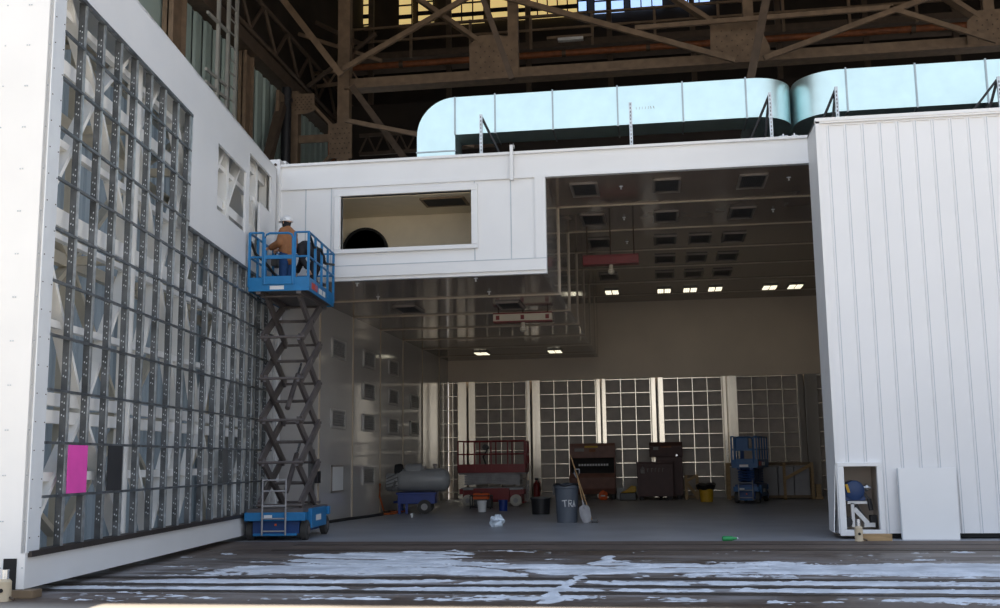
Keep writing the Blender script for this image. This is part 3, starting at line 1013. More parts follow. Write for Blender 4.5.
# ------------------------------------------------------------------ open-framed hangar door (left leaf)
def left_door():
    TH = 1.5
    t = thing('hangar_door', 'tall white hangar door leaf with open steel grid showing its truss', 'hangar door', (-7.6034, 11.953, 0), R(95.91))

    def Z(s, y, z):
        k = 0.045 * (s - 0.3) / 10.5 * max(0.0, min(1.0, (z - 2) / 4))
        return (s, y, z * (1 - k))
    S1 = 11.25
    GX, GT, LT, TOP = 5.27, 7.96, 5.86, 8.88

    def P(name, mb, m, parent=t, **kw):
        return mb.xf(Z).build(name, [M[x] for x in (m if isinstance(m, list) else [m])], parent, **kw)

    def grid_box(mb, s0, s1, y0, y1, z0, z1):
        n = max(1, int((s1 - s0) / 2.0))
        for i in range(n):
            a, b = s0 + (s1 - s0) * i / n, s0 + (s1 - s0) * (i + 1) / n
            mb.box(a, b, y0, y1, z0, z1)
        return mb
    # end panel (faces the camera) with screw heads
    e_ = P('end_panel', MB().box(0.0, 0.06, 0.0, TH, 0.1, TOP), 'white')
    mb = MB()
    for i in range(16):
        for y in (0.03, 0.30, 0.33, 0.62, 0.92, 1.22):
            mb.cbox((-0.002, y, 0.35 + i * 0.55), (0.012, 0.016, 0.016))
    P('screw_heads', mb, 'seam', e_)
    P('edge_strip', MB().box(0.0, 0.32, -0.012, 0.06, 0.52, TOP), 'edge')
    mb = MB()
    for i in range(24):
        for s in (0.05, 0.28):
            mb.cbox((s, -0.014, 0.7 + i * 0.35), (0.012, 0.012, 0.012))
    P('edge_screws', mb, 'brown_dark')
    P('sill_beam', grid_box(MB(), 0.06, S1, 0.0, 0.35, 0.1, 0.47), 'white')
    P('sill_track', grid_box(MB(), 0.06, S1, -0.05, 0.12, 0.47, 0.54), 'rail_steel')
    # solid white skin above and beyond the grid, with two truss openings
    mb = MB()
    grid_box(mb, 0.32, GX, 0, 0.05, GT, TOP)
    w1, w2 = (6.85, 8.75, 6.62, 7.98), (9.0, 10.75, 7.62, 8.52)
    grid_box(mb, GX, w1[0], 0, 0.05, LT, TOP)
    grid_box(mb, w1[0], w1[1], 0, 0.05, LT, w1[2])
    grid_box(mb, w1[0], w1[1], 0, 0.05, w1[3], TOP)
    mb.box(w1[1], w2[0], 0, 0.05, LT, TOP)
    mb.box(w2[0], w2[1], 0, 0.05, w2[3], TOP)
    mb.box(9.85, w2[1], 0, 0.05, LT, w2[2])
    mb.box(w2[0], 9.85, 0, 0.05, LT, 6.2)
    mb.box(w2[1], S1, 0, 0.05, LT, TOP)
    P('upper_skin', mb, 'white')
    P('top_cap', grid_box(MB(), 0.0, S1, 0.0, TH, TOP - 0.04, TOP), 'white')
    P('far_jamb', MB().box(S1 - 0.1, S1, 0, TH, 0.1, TOP), 'white')
    # studs
    k = 0
    s = 0.90
    while s < S1 - 0.15:
        top = GT if s < GX - 0.05 else LT
        mb = MB()
        mb.box(s - 0.006, s + 0.006, 0.0, 0.088, 0.54, top)
        mb.cur = 1
        z = 0.66 + (k % 3) * 0.07
        j = 0
        while z < top - 0.1:
            mb.cbox((s - 0.008, 0.030, z), (0.005, 0.011, 0.022))
            if j % 2 == 0:
                mb.cbox((s - 0.008, 0.060, z + 0.015), (0.005, 0.011, 0.022))
            j += 1
            z += 0.085 if j % 4 else 0.26
        st = P('stud', mb, ['stud_web', 'hole'])
        P('stud_flange', MB().box(s - 0.004, s + 0.036, -0.022, 0.0, 0.54, top), 'galv', st)
        k += 1
        s += 0.612
    P('corner_stud', MB().box(GX - 0.03, GX + 0.03, -0.02, 0.1, LT, GT), 'galv')
    # rails
    for i, z in enumerate((1.18, 1.85, 2.52, 3.22, 3.92, 4.60, 5.27, 5.95, 6.63, 7.27)):
        s1 = S1 - 0.1 if z < LT else GX
        mb = MB()
        grid_box(mb, 0.31, s1, -0.028, 0.015, z - 0.017, z + 0.017)
        P('grid_rail', mb, 'galv_rail')
    P('grid_rail', grid_box(MB(), 0.3, GX, -0.04, 0.02, GT - 0.05, GT), 'galv_rail')
    P('grid_rail', grid_box(MB(), GX, S1, -0.04, 0.02, LT - 0.06, LT), 'galv_rail')
    # truss behind: chords, posts, diagonals, cross ties
    t1, t2 = 0.25, 1.22
    for z, h in ((8.45, 0.22), (7.75, 0.10), (6.98, 0.20), (4.88, 0.24), (4.62, 0.08), (3.43, 0.10), (2.43, 0.17), (2.20, 0.17), (1.42, 0.12), (5.9, 0.1)):
        mb = MB()
        grid_box(mb, 0.2, S1 - 0.1, t1 - 0.05, t1 + 0.05, z - h / 2, z + h / 2)
        P('truss_chord', mb, 'truss_white')
    for z in (8.45, 6.98, 4.78, 2.3):
        P('rear_chord', grid_box(MB(), 0.2, S1 - 0.1, t2 - 0.06, t2 + 0.06, z - 0.1, z + 0.1), 'cream')
    posts = [0.25, 3.32, 5.6, 7.98, 10.1, 11.0]
    for s_ in posts:
        P('truss_post', MB().box(s_ - 0.08, s_ + 0.08, t1 - 0.09, t1 + 0.09, 0.47, TOP - 0.05), 'truss_white')
        P('rear_post', MB().box(s_ - 0.08, s_ + 0.08, t2 - 0.08, t2 + 0.08, 0.1, TOP - 0.05), 'cream')
        for z in (6.98, 4.8, 2.3):
            P('cross_tie', MB().bar((s_, t1, z), (s_, t2, z), 0.12, 0.14), 'cream')
    tiers = [0.5, 2.3, 4.75, 6.95, 8.45]
    for i in range(len(posts) - 2):
        a, b = posts[i], posts[i + 1]
        m_s = (a + b) / 2
        for j in range(4):
            z0, z1 = tiers[j], tiers[j + 1]
            up = (i + j) % 2 == 0
            P('diagonal_brace', MB().bar((a, t1, z0 if up else z1), (m_s, t1, z1 if up else z0), 0.06, 0.20, (0, 1, 0.001)), 'truss_white')
            P('diagonal_brace', MB().bar((m_s, t1, z1 if up else z0), (b, t1, z0 if up else z1), 0.06, 0.20, (0, 1, 0.001)), 'truss_white')
            P('rear_diagonal', MB().bar((a, t2, z1 if up else z0), (b, t2, z0 if up else z1), 0.08, 0.16, (0, 1, 0.001)), 'cream')
    for s_ in (1.8, 6.8, 9.0):
        P('plan_brace', MB().bar((s_ - 1.2, t1, 4.8), (s_ + 0.9, t2, 4.8), 0.14, 0.12), 'cream')
        P('plan_brace', MB().bar((s_ - 1.2, t1, 6.98), (s_ + 0.9, t2, 6.98), 0.14, 0.12), 'cream')
    mb = MB()
    corrugated(mb, (0.06, TH - 0.08), (S1, TH - 0.08), 0.1, TOP, 0.30, 0.04)
    P('rear_cladding', mb, 'rear_clad')
    # loose test sheets in the grid
    P('pink_sheet', MB().box(0.955, 1.535, -0.03, -0.02, 1.20, 1.83), 'pink')['label'] = 'bright pink sheet fixed in the grid'
    P('black_sheet', MB().box(2.21, 2.72, -0.03, -0.02, 1.20, 1.84), 'blackpanel')['label'] = 'black sheet fixed in the grid'
    P('black_sheet', MB().box(7.57, 7.87, -0.03, -0.02, 1.20, 1.84), 'vent_dark')['label'] = 'dark grey sheet fixed in the grid'
    # drive recess at the foot of the end panel
    MB().box(-0.012, 0.0, 0.10, 0.26, 0.1, 0.46).build('drive_recess', M['void'], t)


left_door()


def bottle_jack(loc, h, label):
    t = thing('bottle_jack', label, 'jack', loc)
    r = 0.075
    MB().lathe([(r * 1.05, 0), (r * 1.05, 0.02), (r, 0.04), (r, h * 0.62), (r * 0.72, h * 0.68), (r * 0.7, h * 0.7)], (0, 0, 0), 16).build('jack_body', M['jack'], t, smooth=True)
    MB().lathe([(r * 0.5, h * 0.7), (r * 0.5, h * 0.97), (r * 0.58, h * 0.97), (r * 0.58, h)], (0, 0, 0), 12).build('piston', M['chrome'], t, smooth=True)
    MB().lathe([(0.025, -0.012), (0.025, 0.012)], (0.0, -r, h * 0.35), 10, 'y').build('gauge', M['void'], t)
    MB().tube((r * 0.7, 0, 0.05), (r * 1.9, -0.03, 0.02), 0.014).build('pump_lever', M['brown_dark'], t)
    return t


bottle_jack((-7.655, 11.66, 0), 0.36, 'pale bottle jack at the foot of the open-framed hangar door')
t = thing('timber_block', 'short timber block under the corner of the open-framed hangar door', 'timber', (-7.6, 11.98, 0))
MB().box(-0.14, 0.16, -0.1, 0.10, 0, 0.095).build('block', M['wood_dark'], t, bevel=0.006)


# ------------------------------------------------------------------ ribbed hangar door (right leaf)
def right_door():
    x0, x1, y0, y1, zb, zt = 3.35, 12.5, 21.17, 22.3, 0.10, 8.28
    t = thing('hangar_door', 'white vertically ribbed hangar door leaf beside the booth opening', 'hangar door', (x0, y0, 0))
    O = t.location

    def P(name, mb, m, parent=t, **kw):
        return mb.build(name, M[m], parent, off=O, **kw)
    mb = MB()
    nx0, nx1, nz0, nz1 = 3.46, 4.07, 0.17, 1.36
    mb.box(x0, x1, y0, y0 + 0.05, 1.42, zt)
    mb.box(4.15, x1, y0, y0 + 0.05, zb, 1.42)
    p = 0.335
    n = int((x1 - x0) / p)
    for i in range(n):
        x = x0 + 0.20 + i * p
        z0 = zb if x > 4.18 else 1.42
        mb.prism([(x - 0.03, y0), (x - 0.012, y0 - 0.02), (x + 0.012, y0 - 0.02), (x + 0.016, y0)], z0, zt - 0.14, 'xy')
    P('cladding', mb, 'white_rib')
    mb = MB()
    for i in range(n):
        x = x0 + 0.20 + i * p
        z0 = zb if x > 4.18 else 1.42
        mb.box(x + 0.014, x + 0.030, y0 - 0.006, y0, z0, zt - 0.13)
    P('cladding_joints', mb, 'seam')
    mb = MB()
    mb.box(x0 - 0.04, x1, y0 - 0.07, y0 + 0.05, zt - 0.05, zt + 0.02)
    mb.box(x0 - 0.04, x1, y0 - 0.055, y0, zt - 0.09, zt - 0.05)
    for i in range(n):
        x = x0 + 0.20 + i * p
        mb.box(x + 0.05, x + p - 0.05, y0 - 0.03, y0, zt - 0.135, zt - 0.12)
    P('top_trim', mb, 'white')
    P('side_panel', MB().box(x0 - 0.03, x0 + 0.02, y0 - 0.03, y1, zb, zt), 'white')
    P('top_cap', MB().box(x0 - 0.03, x1, y0 - 0.03, y1, zt - 0.05, zt + 0.005), 'white')
    P('rear_panel', MB().box(x0, x1, y1 - 0.05, y1, zb, zt), 'white')
    P('base_gap_shade', MB().box(x0 + 0.75, x1, y0 + 0.05, y1 - 0.05, 0.02, 0.12), 'void')  # black box painting the shade in the gap under the leaf
    P('corner_trim', MB().box(x0 - 0.035, x0 + 0.045, y0 - 0.055, y0, 1.42, zt), 'white')
    fr = MB()
    fr.box(3.34, 4.16, y0 - 0.07, y0 + 0.05, nz1, 1.44)
    fr.box(3.34, 4.16, y0 - 0.07, y0 + 0.05, 0.06, nz0)
    fr.box(3.34, nx0, y0 - 0.07, y0 + 0.05, nz0, nz1)
    fr.box(nx1, 4.16, y0 - 0.07, y0 + 0.05, nz0, nz1)
    P('niche_frame', fr, 'white', bevel=0.008)
    b = MB()
    b.box(3.40, 4.14, y0 + 0.8, y0 + 0.83, 0.1, 1.4)
    b.box(4.12, 4.14, y0 + 0.05, y0 + 0.8, 0.1, 1.4)
    b.box(3.40, 3.42, y0 + 0.05, y0 + 0.8, 0.1, 1.4)
    b.box(3.40, 4.14, y0 + 0.05, y0 + 0.8, 1.38, 1.4)
    b.box(3.40, 4.14, y0 + 0.05, y0 + 0.8, 0.1, 0.13)
    P('niche_lining', b, 'beige')
    # side hatch, slightly ajar
    h = MB()
    h.add([(3.31, 21.15, 1.40), (3.31, 22.05, 1.40), (3.27, 22.05, 0.12), (3.22, 21.15, 0.12),
           (3.325, 21.15, 1.40), (3.325, 22.05, 1.40), (3.285, 22.05, 0.12), (3.235, 21.15, 0.12)],
          [(0, 1, 2, 3), (7, 6, 5, 4), (0, 4, 5, 1), (1, 5, 6, 2), (2, 6, 7, 3), (3, 7, 4, 0)])
    P('side_hatch', h, 'white')
    # drive machinery inside the niche
    my = y0 + 0.42
    m = MB()
    m.lathe([(0.15, -0.02), (0.19, 0.0), (0.19, 0.30), (0.16, 0.33), (0.1, 0.34)], (3.70, my - 0.12, 0.90), 20, 'y')
    m.box(3.52, 3.90, my - 0.1, my + 0.2, 0.70, 0.82)
    mo = P('drive_motor', m, 'motor', smooth=True)
    mo['label'] = 'blue drive motor with yellow tag in the niche'
    P('yellow_tag', MB().box(3.55, 3.60, my - 0.17, my - 0.145, 0.86, 1.02).xf(lambda x, y, z: (x + (z - 0.9) * -0.25, y, z)), 'yellow', mo)
    P('motor_shaft', MB().tube((3.85, my, 0.95), (4.02, my, 0.95), 0.035), 'chrome', mo)
    P('motor_flange', MB().tube((3.93, my, 0.95), (3.97, my, 0.95), 0.07), 'chrome', mo)
    br = MB()
    br.box(3.56, 4.0, my - 0.1, my + 0.1, 0.64, 0.69)
    br.box(3.62, 3.68, my - 0.1, my - 0.02, 0.2, 0.66)
    br.bar((3.68, my - 0.08, 0.55), (3.92, my - 0.08, 0.27), 0.05, 0.08)
    br.box(3.85, 4.05, my - 0.12, my + 0.02, 0.2, 0.28)
    P('motor_bracket', br, 'white')
    lk = MB()
    lk.bar((3.86, my - 0.1, 0.86), (3.98, my - 0.12, 0.70), 0.035, 0.05)
    lk.tube((3.96, my - 0.12, 0.74), (3.99, my - 0.12, 0.52), 0.045)
    lk.bar((3.72, my, 0.62), (3.90, my, 0.30), 0.05, 0.07)
    lk.box(3.98, 4.10, my - 0.05, my + 0.1, 0.18, 0.42)
    lk.tube((3.54, my - 0.1, 0.3), (3.54, my + 0.1, 0.3), 0.10)
    P('drive_linkage', lk, 'black_steel')


right_door()
bottle_jack((3.57, 20.55, 0.0), 0.40, 'tan bottle jack standing before the niche of the ribbed door')
t = thing('timber_plank', 'pale timber plank lying on the ground before the motor niche', 'timber', (3.84, 20.72, 0))
MB().box(-0.20, 0.34, -0.07, 0.07, 0, 0.125).build('plank', M['wood'], t, bevel=0.006)
t = thing('loose_panel', 'loose white sheet leaning against the ribbed door', 'panel', (4.92, 20.95, 0))
mb = MB()
mb.add([(-0.49, 0, 0.0), (0.53, 0, 0.0), (0.57, 0.13, 1.32), (-0.47, 0.13, 1.32), (-0.49, 0.03, -0.0), (0.53, 0.03, 0.0), (0.57, 0.16, 1.32), (-0.47, 0.16, 1.32)],
       [(0, 1, 2, 3), (7, 6, 5, 4), (0, 4, 5, 1), (1, 5, 6, 2), (2, 6, 7, 3), (3, 7, 4, 0)])
mb.build('sheet_face', M['white'], t, bevel=0.003)
mb = MB()
mb.bar((-0.5, 0.02, 0.005), (-0.48, 0.15, 1.32), 0.012, 0.035)
mb.build('sheet_edge', M['seam'], t)


# ------------------------------------------------------------------ roof ducts
def duct(label, path, w, z0, z1, flanges, supports):
    pts = [Vector((p[0], p[1], 0)) for p in path]
    t = thing('air_duct', label, 'duct', (pts[0].x, pts[0].y, z0))
    O = t.location
    vs, fs = [], []
    for i, p in enumerate(pts):
        d = (pts[min(i + 1, len(pts) - 1)] - pts[max(i - 1, 0)]).normalized()
        nr = Vector((d.y, -d.x, 0))
        a, b = p + nr * w / 2, p - nr * w / 2
        vs += [(a.x, a.y, z0), (b.x, b.y, z0), (b.x, b.y, z1), (a.x, a.y, z1)]
    for i in range(len(pts) - 1):
        for k in range(4):
            fs.append((i * 4 + k, i * 4 + (k + 1) % 4, i * 4 + 4 + (k + 1) % 4, i * 4 + 4 + k))
    n = len(pts)
    fs += [(3, 2, 1, 0), ((n - 1) * 4, (n - 1) * 4 + 1, (n - 1) * 4 + 2, (n - 1) * 4 + 3)]
    MB().add(vs, fs).build('duct_run', M['duct'], t, off=O, smooth=True)
    for x in flanges:
        y = 24.5 + w / 2
        mb = MB()
        h = 0.03
        mb.box(x - 0.018, x + 0.018, y - w / 2 - h, y + w / 2 + h, z1, z1 + h)
        mb.box(x - 0.018, x + 0.018, y - w / 2 - h, y + w / 2 + h, z0 - h, z0)
        mb.box(x - 0.018, x + 0.018, y - w / 2 - h, y - w / 2, z0, z1)
        mb.box(x - 0.018, x + 0.018, y + w / 2, y + w / 2 + h, z0, z1)
        mb.build('duct_flange', M['flange'], t, off=O)
    return t


def arc(cx, cy, r, a0, a1, n=12):
    return [(cx + r * math.cos(R(a0 + (a1 - a0) * i / n)), cy + r * math.sin(R(a0 + (a1 - a0) * i / n))) for i in range(n + 1)]


w = 0.9
DL = duct('galvanised silver duct on the booth roof with rounded drop elbow', [(-4.72, 24.95)] + arc(2.43, 25.5, 0.55, -90, 0) + [(2.98, 29)], w, 9.50, 10.46,
          (-3.72, -2.3, -0.73, 0.82, 2.30), ())
O = DL.location
# drop elbow at the closed end
mb = MB()
prof = []
for i in range(13):
    a = R(90 + 90 * i / 12)
    prof.append((-4.72 + 0.96 * math.cos(a), 9.50 + 0.96 * math.sin(a)))
prof += [(-5.68, 8.62), (-4.72, 8.62)]
mb.prism(prof, 24.5, 24.5 + w)
mb.build('drop_elbow', M['duct'], DL, off=O)
mb = MB()
mb.box(-5.70, -4.70, 24.48, 24.5 + w + 0.02, 9.08, 9.11)
mb.build('duct_flange', M['flange'], DL, off=O)
MB().box(-0.02, 0.02, 24.47, 24.5, 9.5, 10.46).xf(lambda x, y, z: (x - 4.72, y, z)).build('duct_flange', M['flange'], DL, off=O)
mb = MB()
random.seed(3)
for i in range(7):
    x = -0.28 + i * 0.07
    mb.bar((x, 24.496, 9.86), (x + random.uniform(-.02, .03), 24.496, 9.92), 0.006, 0.012)
mb.build('pencil_lettering', M['frame_grey'], DL, off=O)['label'] = 'faint grey handwritten mark'
DR = duct('galvanised silver duct on the roof behind the ribbed door', [(3.94, 29)] + arc(4.49, 25.5, 0.55, 180, 270) + [(13, 24.95)], w, 9.52, 10.54, (4.60, 6.15, 7.7, 9.2, 10.8), ())


def strut(x, y, z0, z1, brace, label):
    t = thing('duct_support', label, 'support', (x, y, z0), 0, 'duct supports on the roof edge')
    O = t.location
    MB().box(x - 0.035, x + 0.035, y - 0.03, y + 0.03, z0, z1).build('slotted_post', M['galv'], t, off=O)
    mb = MB()
    k = int((z1 - z0) / 0.09)
    for i in range(k):
        mb.cbox((x, y - 0.032, z0 + 0.05 + i * 0.09), (0.02, 0.01, 0.045))
    mb.build('slots', M['vent_dark'], t, off=O)
    for bx in brace:
        MB().bar((x, y + 0.05, z1 - 0.03), (x + bx, y + 0.35, z0), 0.045, 0.045).build('brace', M['black_steel'], t, off=O)
    MB().box(x - 0.1, x + 0.1, y - 0.08, y + 0.08, z0, z0 + 0.02).build('foot_plate', M['galv'], t, off=O)


strut(-3.92, 23.6, 8.64, 9.66, (0.45,), 'slotted duct post with brace, nearest the drop elbow')
strut(-0.41, 23.6, 8.64, 9.73, (), 'plain slotted duct post halfway along the header beam')
strut(2.74, 23.6, 8.64, 9.76, (-0.5, -0.14), 'slotted duct post with braces, by the gap between the two ducts')
strut(4.2, 23.6, 8.64, 9.80, (-0.5, -0.12), 'slotted duct post with braces, over the corner of the ribbed door')
strut(7.66, 23.6, 8.64, 9.80, (-0.9, -0.3), 'slotted duct post with braces, over the far end of the ribbed door')
for x, sz, lb in ((2.98, 0.2, 'small white fixing on the roof edge beside the braced duct post'), (3.22, 0.13, 'small white fixing on the roof edge nearest the ribbed door')):
    t = thing('roof_fixing', lb, 'fixing', (x, 23.5, 8.64))
    MB().box(-sz / 2, sz / 2, -0.06, 0.06, 0, 0.05).build('fixing_plate', M['whiteplastic'], t, bevel=0.01)
    MB().tube((0, 0, 0.05), (0, 0, 0.10), 0.02).build('fixing_bolt', M['chrome'], t)


# ------------------------------------------------------------------ scissor lifts
def scissor_lift(name, label, loc, rz, Wd, L, zdeck, stages, paint, armm, tyre, rail_h=1.07, armw=0.06, armh=0.11, zbase=0.70, decals=True, rail_m=None, tall=False):
    rail_m = rail_m or paint
    t = thing(name, label, 'lift', loc, rz)
    hw, hl = Wd / 2, L / 2
    # chassis
    mb = MB()
    mb.box(-hw + 0.02, hw - 0.02, -hl, -hl + 0.14, 0.40, 0.57)
    mb.box(-hw + 0.2, hw - 0.2, -hl + 0.02, -hl + 0.1, 0.10, 0.15)
    mb.box(-hw, -hw + 0.12, -hl + 0.52, hl - 0.5, 0.22, 0.62)
    mb.box(hw - 0.12, hw, -hl + 0.52, hl - 0.5, 0.22, 0.62)
    mb.box(-hw + 0.02, hw - 0.02, hl - 0.14, hl, 0.42, 0.60)
    ch = mb.build('chassis', M[paint], t, bevel=0.012)
    MB().box(-hw + 0.17, hw - 0.17, -hl + 0.12, hl - 0.1, 0.14, 0.56).build('chassis_core', M['blue_dark' if 'blue' in paint else paint], ch)
    MB().box(-hw + 0.08, hw - 0.08, -hl + 0.04, hl - 0.05, 0.56, 0.64).build('chassis_deck', M[armm], ch)
    if decals:
        MB().box(hw - 0.02, hw + 0.004, -0.3, 0.15, 0.36, 0.48).build('decal', M['decal'], ch)
        MB().box(-0.22, -0.05, -hl - 0.004, -hl, 0.44, 0.52).build('decal', M['decal'], ch)
        MB().box(-0.02, 0.02, -hl + 0.085, -hl + 0.1, 0.3, 0.34).build('lamp', M['orange'], ch)
    r = 0.20
    for sx in (-1, 1):
        for sy in (-1, 1):
            cx, cy = sx * (hw - 0.09), sy * (hl - 0.30)
            wl = MB().lathe([(r * 0.8, -0.075), (r, -0.055), (r, 0.055), (r * 0.8, 0.075)], (cx, cy, r), 20, 'x').build('wheel', M[tyre], t, smooth=True)
            MB().lathe([(0.085, -0.085), (0.09, 0.0), (0.085, 0.085)], (cx, cy, r), 12, 'x').build('hub', M[armm], wl, smooth=True)
    # ladder at the near end
    mb = MB()
    for x in (-0.24, 0.24):
        mb.tube((x - 0.0, -hl - 0.06, 0.12), (x - 0.0, -hl - 0.06, zbase + (0.55 if tall else 0.1)), 0.018)
    for z in ((0.2, 0.45, 0.7, 1.0, 1.22) if tall else (0.2, 0.45, 0.7)):
        mb.tube((-0.24, -hl - 0.06, z), (0.24, -hl - 0.06, z), 0.016)
    mb.build('ladder', M['arm_light'], t)
    # scissor stack
    zp = zdeck - 0.14
    H = (zp - zbase) / stages
    for lay, xo in ((-1, -(hw - 0.22)), (1, hw - 0.22)):
        for k in range(stages):
            z0, z1 = zbase + k * H, zbase + (k + 1) * H
            ye = hl - 0.18
            if H > 0.5:
                ye = min(ye, 0.82)
            ha = min(armh, max(0.05, H * 0.8))
            a = MB().bar((xo, -ye, z0), (xo, ye, z1), armw, ha)
            a.build('scissor_arm', M[armm], t)
            a = MB().bar((xo - lay * (armw + 0.015), ye, z0), (xo - lay * (armw + 0.015), -ye, z1), armw, ha)
            a.build('scissor_arm', M[armm], t)
    for k in range(stages + 1):
        z = zbase + k * H
        for y in (-min(hl - 0.18, 0.82 if H > 0.5 else 9), min(hl - 0.18, 0.82 if H > 0.5 else 9)):
            MB().tube((-(hw - 0.17), y, z), (hw - 0.17, y, z), 0.03).build('pivot_tube', M[armm], t)
        if k < stages:
            MB().tube((-(hw - 0.17), 0, z + H / 2), (hw - 0.17, 0, z + H / 2), 0.035).build('pivot_tube', M[armm], t)
    if tall:
        for k in (0, 2):
            z = zbase + k * H + H * 0.3
            cy = MB().tube((0.05, -0.5, z), (0.05, 0.35, z + H * 0.9), 0.055)
            cl = cy.build('lift_cylinder', M[armm], t, smooth=True)
            MB().tube((0.05, 0.35, z + H * 0.9), (0.05, 0.62, z + H * 1.2), 0.03).build('cylinder_rod', M['chrome'], cl, smooth=True)
    # platform
    zd = zdeck
    pw, pl = hw - 0.02, hl + 0.03
    mb = MB()
    mb.box(-pw, pw, -pl, pl, zd - 0.06, zd)
    mb.bar((-pw + 0.2, -pl, zd - 0.10), (-pw + 0.2, pl, zd - 0.10), 0.10, 0.10)
    mb.bar((pw - 0.2, -pl, zd - 0.10), (pw - 0.2, pl, zd - 0.10), 0.10, 0.10)
    mb.build('platform_deck', M['arm'] if tall else M[armm], t)
    tb = MB()
    hgt = 0.20
    tb.box(-pw, pw, -pl - 0.015, -pl + 0.01, zd - 0.09, zd + hgt)
    tb.box(-pw, pw, pl - 0.01, pl + 0.015, zd - 0.09, zd + hgt)
    tb.box(-pw - 0.015, -pw + 0.01, -pl, pl, zd - 0.09, zd + hgt)
    tb.box(pw - 0.01, pw + 0.015, -pl, pl, zd - 0.09, zd + hgt)
    tbo = tb.build('toe_board', M[paint], t)
    if decals:
        MB().box(-0.12, 0.04, -pl - 0.022, -pl - 0.015, zd + 0.08, zd + 0.17).build('decal', M['decal'], tbo)
        MB().box(-0.18, 0.12, -pl - 0.022, -pl - 0.015, zd - 0.06, zd + 0.02).build('decal', M['decal'], tbo)
        MB().box(pw + 0.015, pw + 0.022, -pl + 0.25, -pl + 0.75, zd - 0.02, zd + 0.12).build('decal', M['decal_red'], tbo)
        MB().box(pw + 0.015, pw + 0.022, -pl + 0.9, -pl + 1.5, zd - 0.02, zd + 0.10).build('decal', M['decal'], tbo)
    zt, zm = zd + rail_h, zd + rail_h * 0.55
    # guardrails
    for sx in (-1, 1):
        x = sx * pw
        for z in (zt, zm):
            MB().tube((x, -pl, z), (x, pl, z), 0.024).build('guardrail', M[rail_m], t)
        n = 4
        for i in range(n + 1):
            y = -pl + 2 * pl * i / n
            MB().box(x - 0.025, x + 0.025, y - 0.025, y + 0.025, zd, zt).build('rail_post', M[rail_m], t)
    for sy in (-1, 1):
        y = sy * pl
        for z in (zt, zm):
            if sy == 1:
                MB().tube((-pw, y, z), (pw, y, z), 0.022).build('guardrail', M[rail_m], t)
    # gate end: outer stubs and the arched gate
    y = -pl
    for a, b in ((-pw, -0.34), (0.34, pw)):
        for z in (zt, zm):
            MB().tube((a, y, z), (b, y, z), 0.022).build('guardrail', M[rail_m], t)
    for x in (-0.34, 0.34):
        MB().box(x - 0.022, x + 0.022, y - 0.022, y + 0.022, zd, zt).build('rail_post', M[rail_m], t)
    gp = [(-0.30, y - 0.03, zd + 0.05), (-0.30, y - 0.03, zt - 0.12), (-0.27, y - 0.03, zt - 0.05), (-0.2, y - 0.03, zt - 0.02), (0.2, y - 0.03, zt - 0.02), (0.27, y - 0.03, zt - 0.05), (0.30, y - 0.03, zt - 0.12), (0.30, y - 0.03, zd + 0.05)]
    g = MB().path(gp, 0.024).build('gate', M[rail_m], t, smooth=True)
    MB().box(-0.30, 0.30, y - 0.05, y - 0.01, zm - 0.05, zm + 0.03).build('gate_bar', M[rail_m], g)
    MB().box(-0.30, 0.30, y - 0.045, y - 0.015, zd + 0.05, zd + 0.22).build('gate_plate', M[paint], g)
    return t, zd


LX, LY, LR = -7.90, 21.98, R(5.2)
lift, zd = scissor_lift('scissor_lift', 'blue scissor lift raised high beside the open-framed door, carrying two workers', (LX, LY, 0), LR, 1.30, 2.35, 5.22, 5, 'blue', 'arm', 'tyre', rail_h=1.16, tall=True, armh=0.17)
c_ = MB().box(-0.66, -0.5, 0.5, 0.85, 6.0, 6.25).build('control_box', M['vent_dark'], lift, bevel=0.02)
MB().tube((-0.58, 0.62, 6.25), (-0.58, 0.62, 6.38), 0.02).build('joystick', M['black_steel'], c_)
MB().path([(-0.62, -1.15, 6.2), (-0.6, -0.9, 6.0), (-0.45, -0.7, 5.85), (-0.3, -0.3, 5.6), (0, 0.1, 5.3)], 0.03).build('power_cable', M['hose'], lift)
MB().path([(0.64, -1.15, 6.3), (0.62, -0.7, 6.15), (0.66, -0.2, 6.2), (0.62, 0.4, 6.0), (0.66, 1.1, 6.1)], 0.03).build('power_cable', M['hose'], lift)

scissor_lift('scissor_lift', 'red scissor lift parked lowered inside the booth', (-5.82, 37.0, 0), R(90), 1.15, 2.28, 1.24, 4, 'red', 'arm_light', 'tyre_cream', rail_h=1.0, zbase=0.76, decals=False)
scissor_lift('scissor_lift', 'blue scissor lift parked lowered before the timber crate', (3.15, 38.6, 0), R(-14), 0.90, 2.3, 1.30, 5, 'blue_shaded', 'blue_dark', 'tyre', rail_h=0.98, zbase=0.70, decals=True)
b2 = [o for o in bpy.data.objects if o.get('label', '').startswith('blue scissor lift parked')][0]
c_ = MB().box(-0.36, 0.14, -1.14, -0.95, 1.82, 2.24).build('control_panel', M['blue_shaded'], b2, bevel=0.02)
MB().tube((-0.1, -1.05, 1.4), (-0.1, -1.05, 1.85), 0.05).build('control_stalk', M['blue_dark'], c_)
rl = [o for o in bpy.data.objects if o.get('label', '').startswith('red scissor lift')][0]
c_ = MB().tube((-0.52, 0.2, 2.02), (-0.50, 0.2, 2.03), 0.12).build('control_box', M['vent_dark'], rl)
MB().path([(-0.5, 0.1, 2.0), (-0.45, 0.3, 1.7), (-0.4, 0.2, 1.4)], 0.03).build('control_cable', M['hose'], rl)
mb = MB()
for i, (a, b) in enumerate(((-0.92, -0.85), (-0.80, -0.70), (-0.64, -0.58), (-0.55, -0.49), (-0.46, -0.40), (-0.37, -0.31), (-0.28, -0.22))):
    mb.box(0.57, 0.58, -b, -a, 1.32, 1.38)
mb.xf(lambda x, y, z: (x, -y, z))
mb.build('lettering', M['frame_grey'], rl)


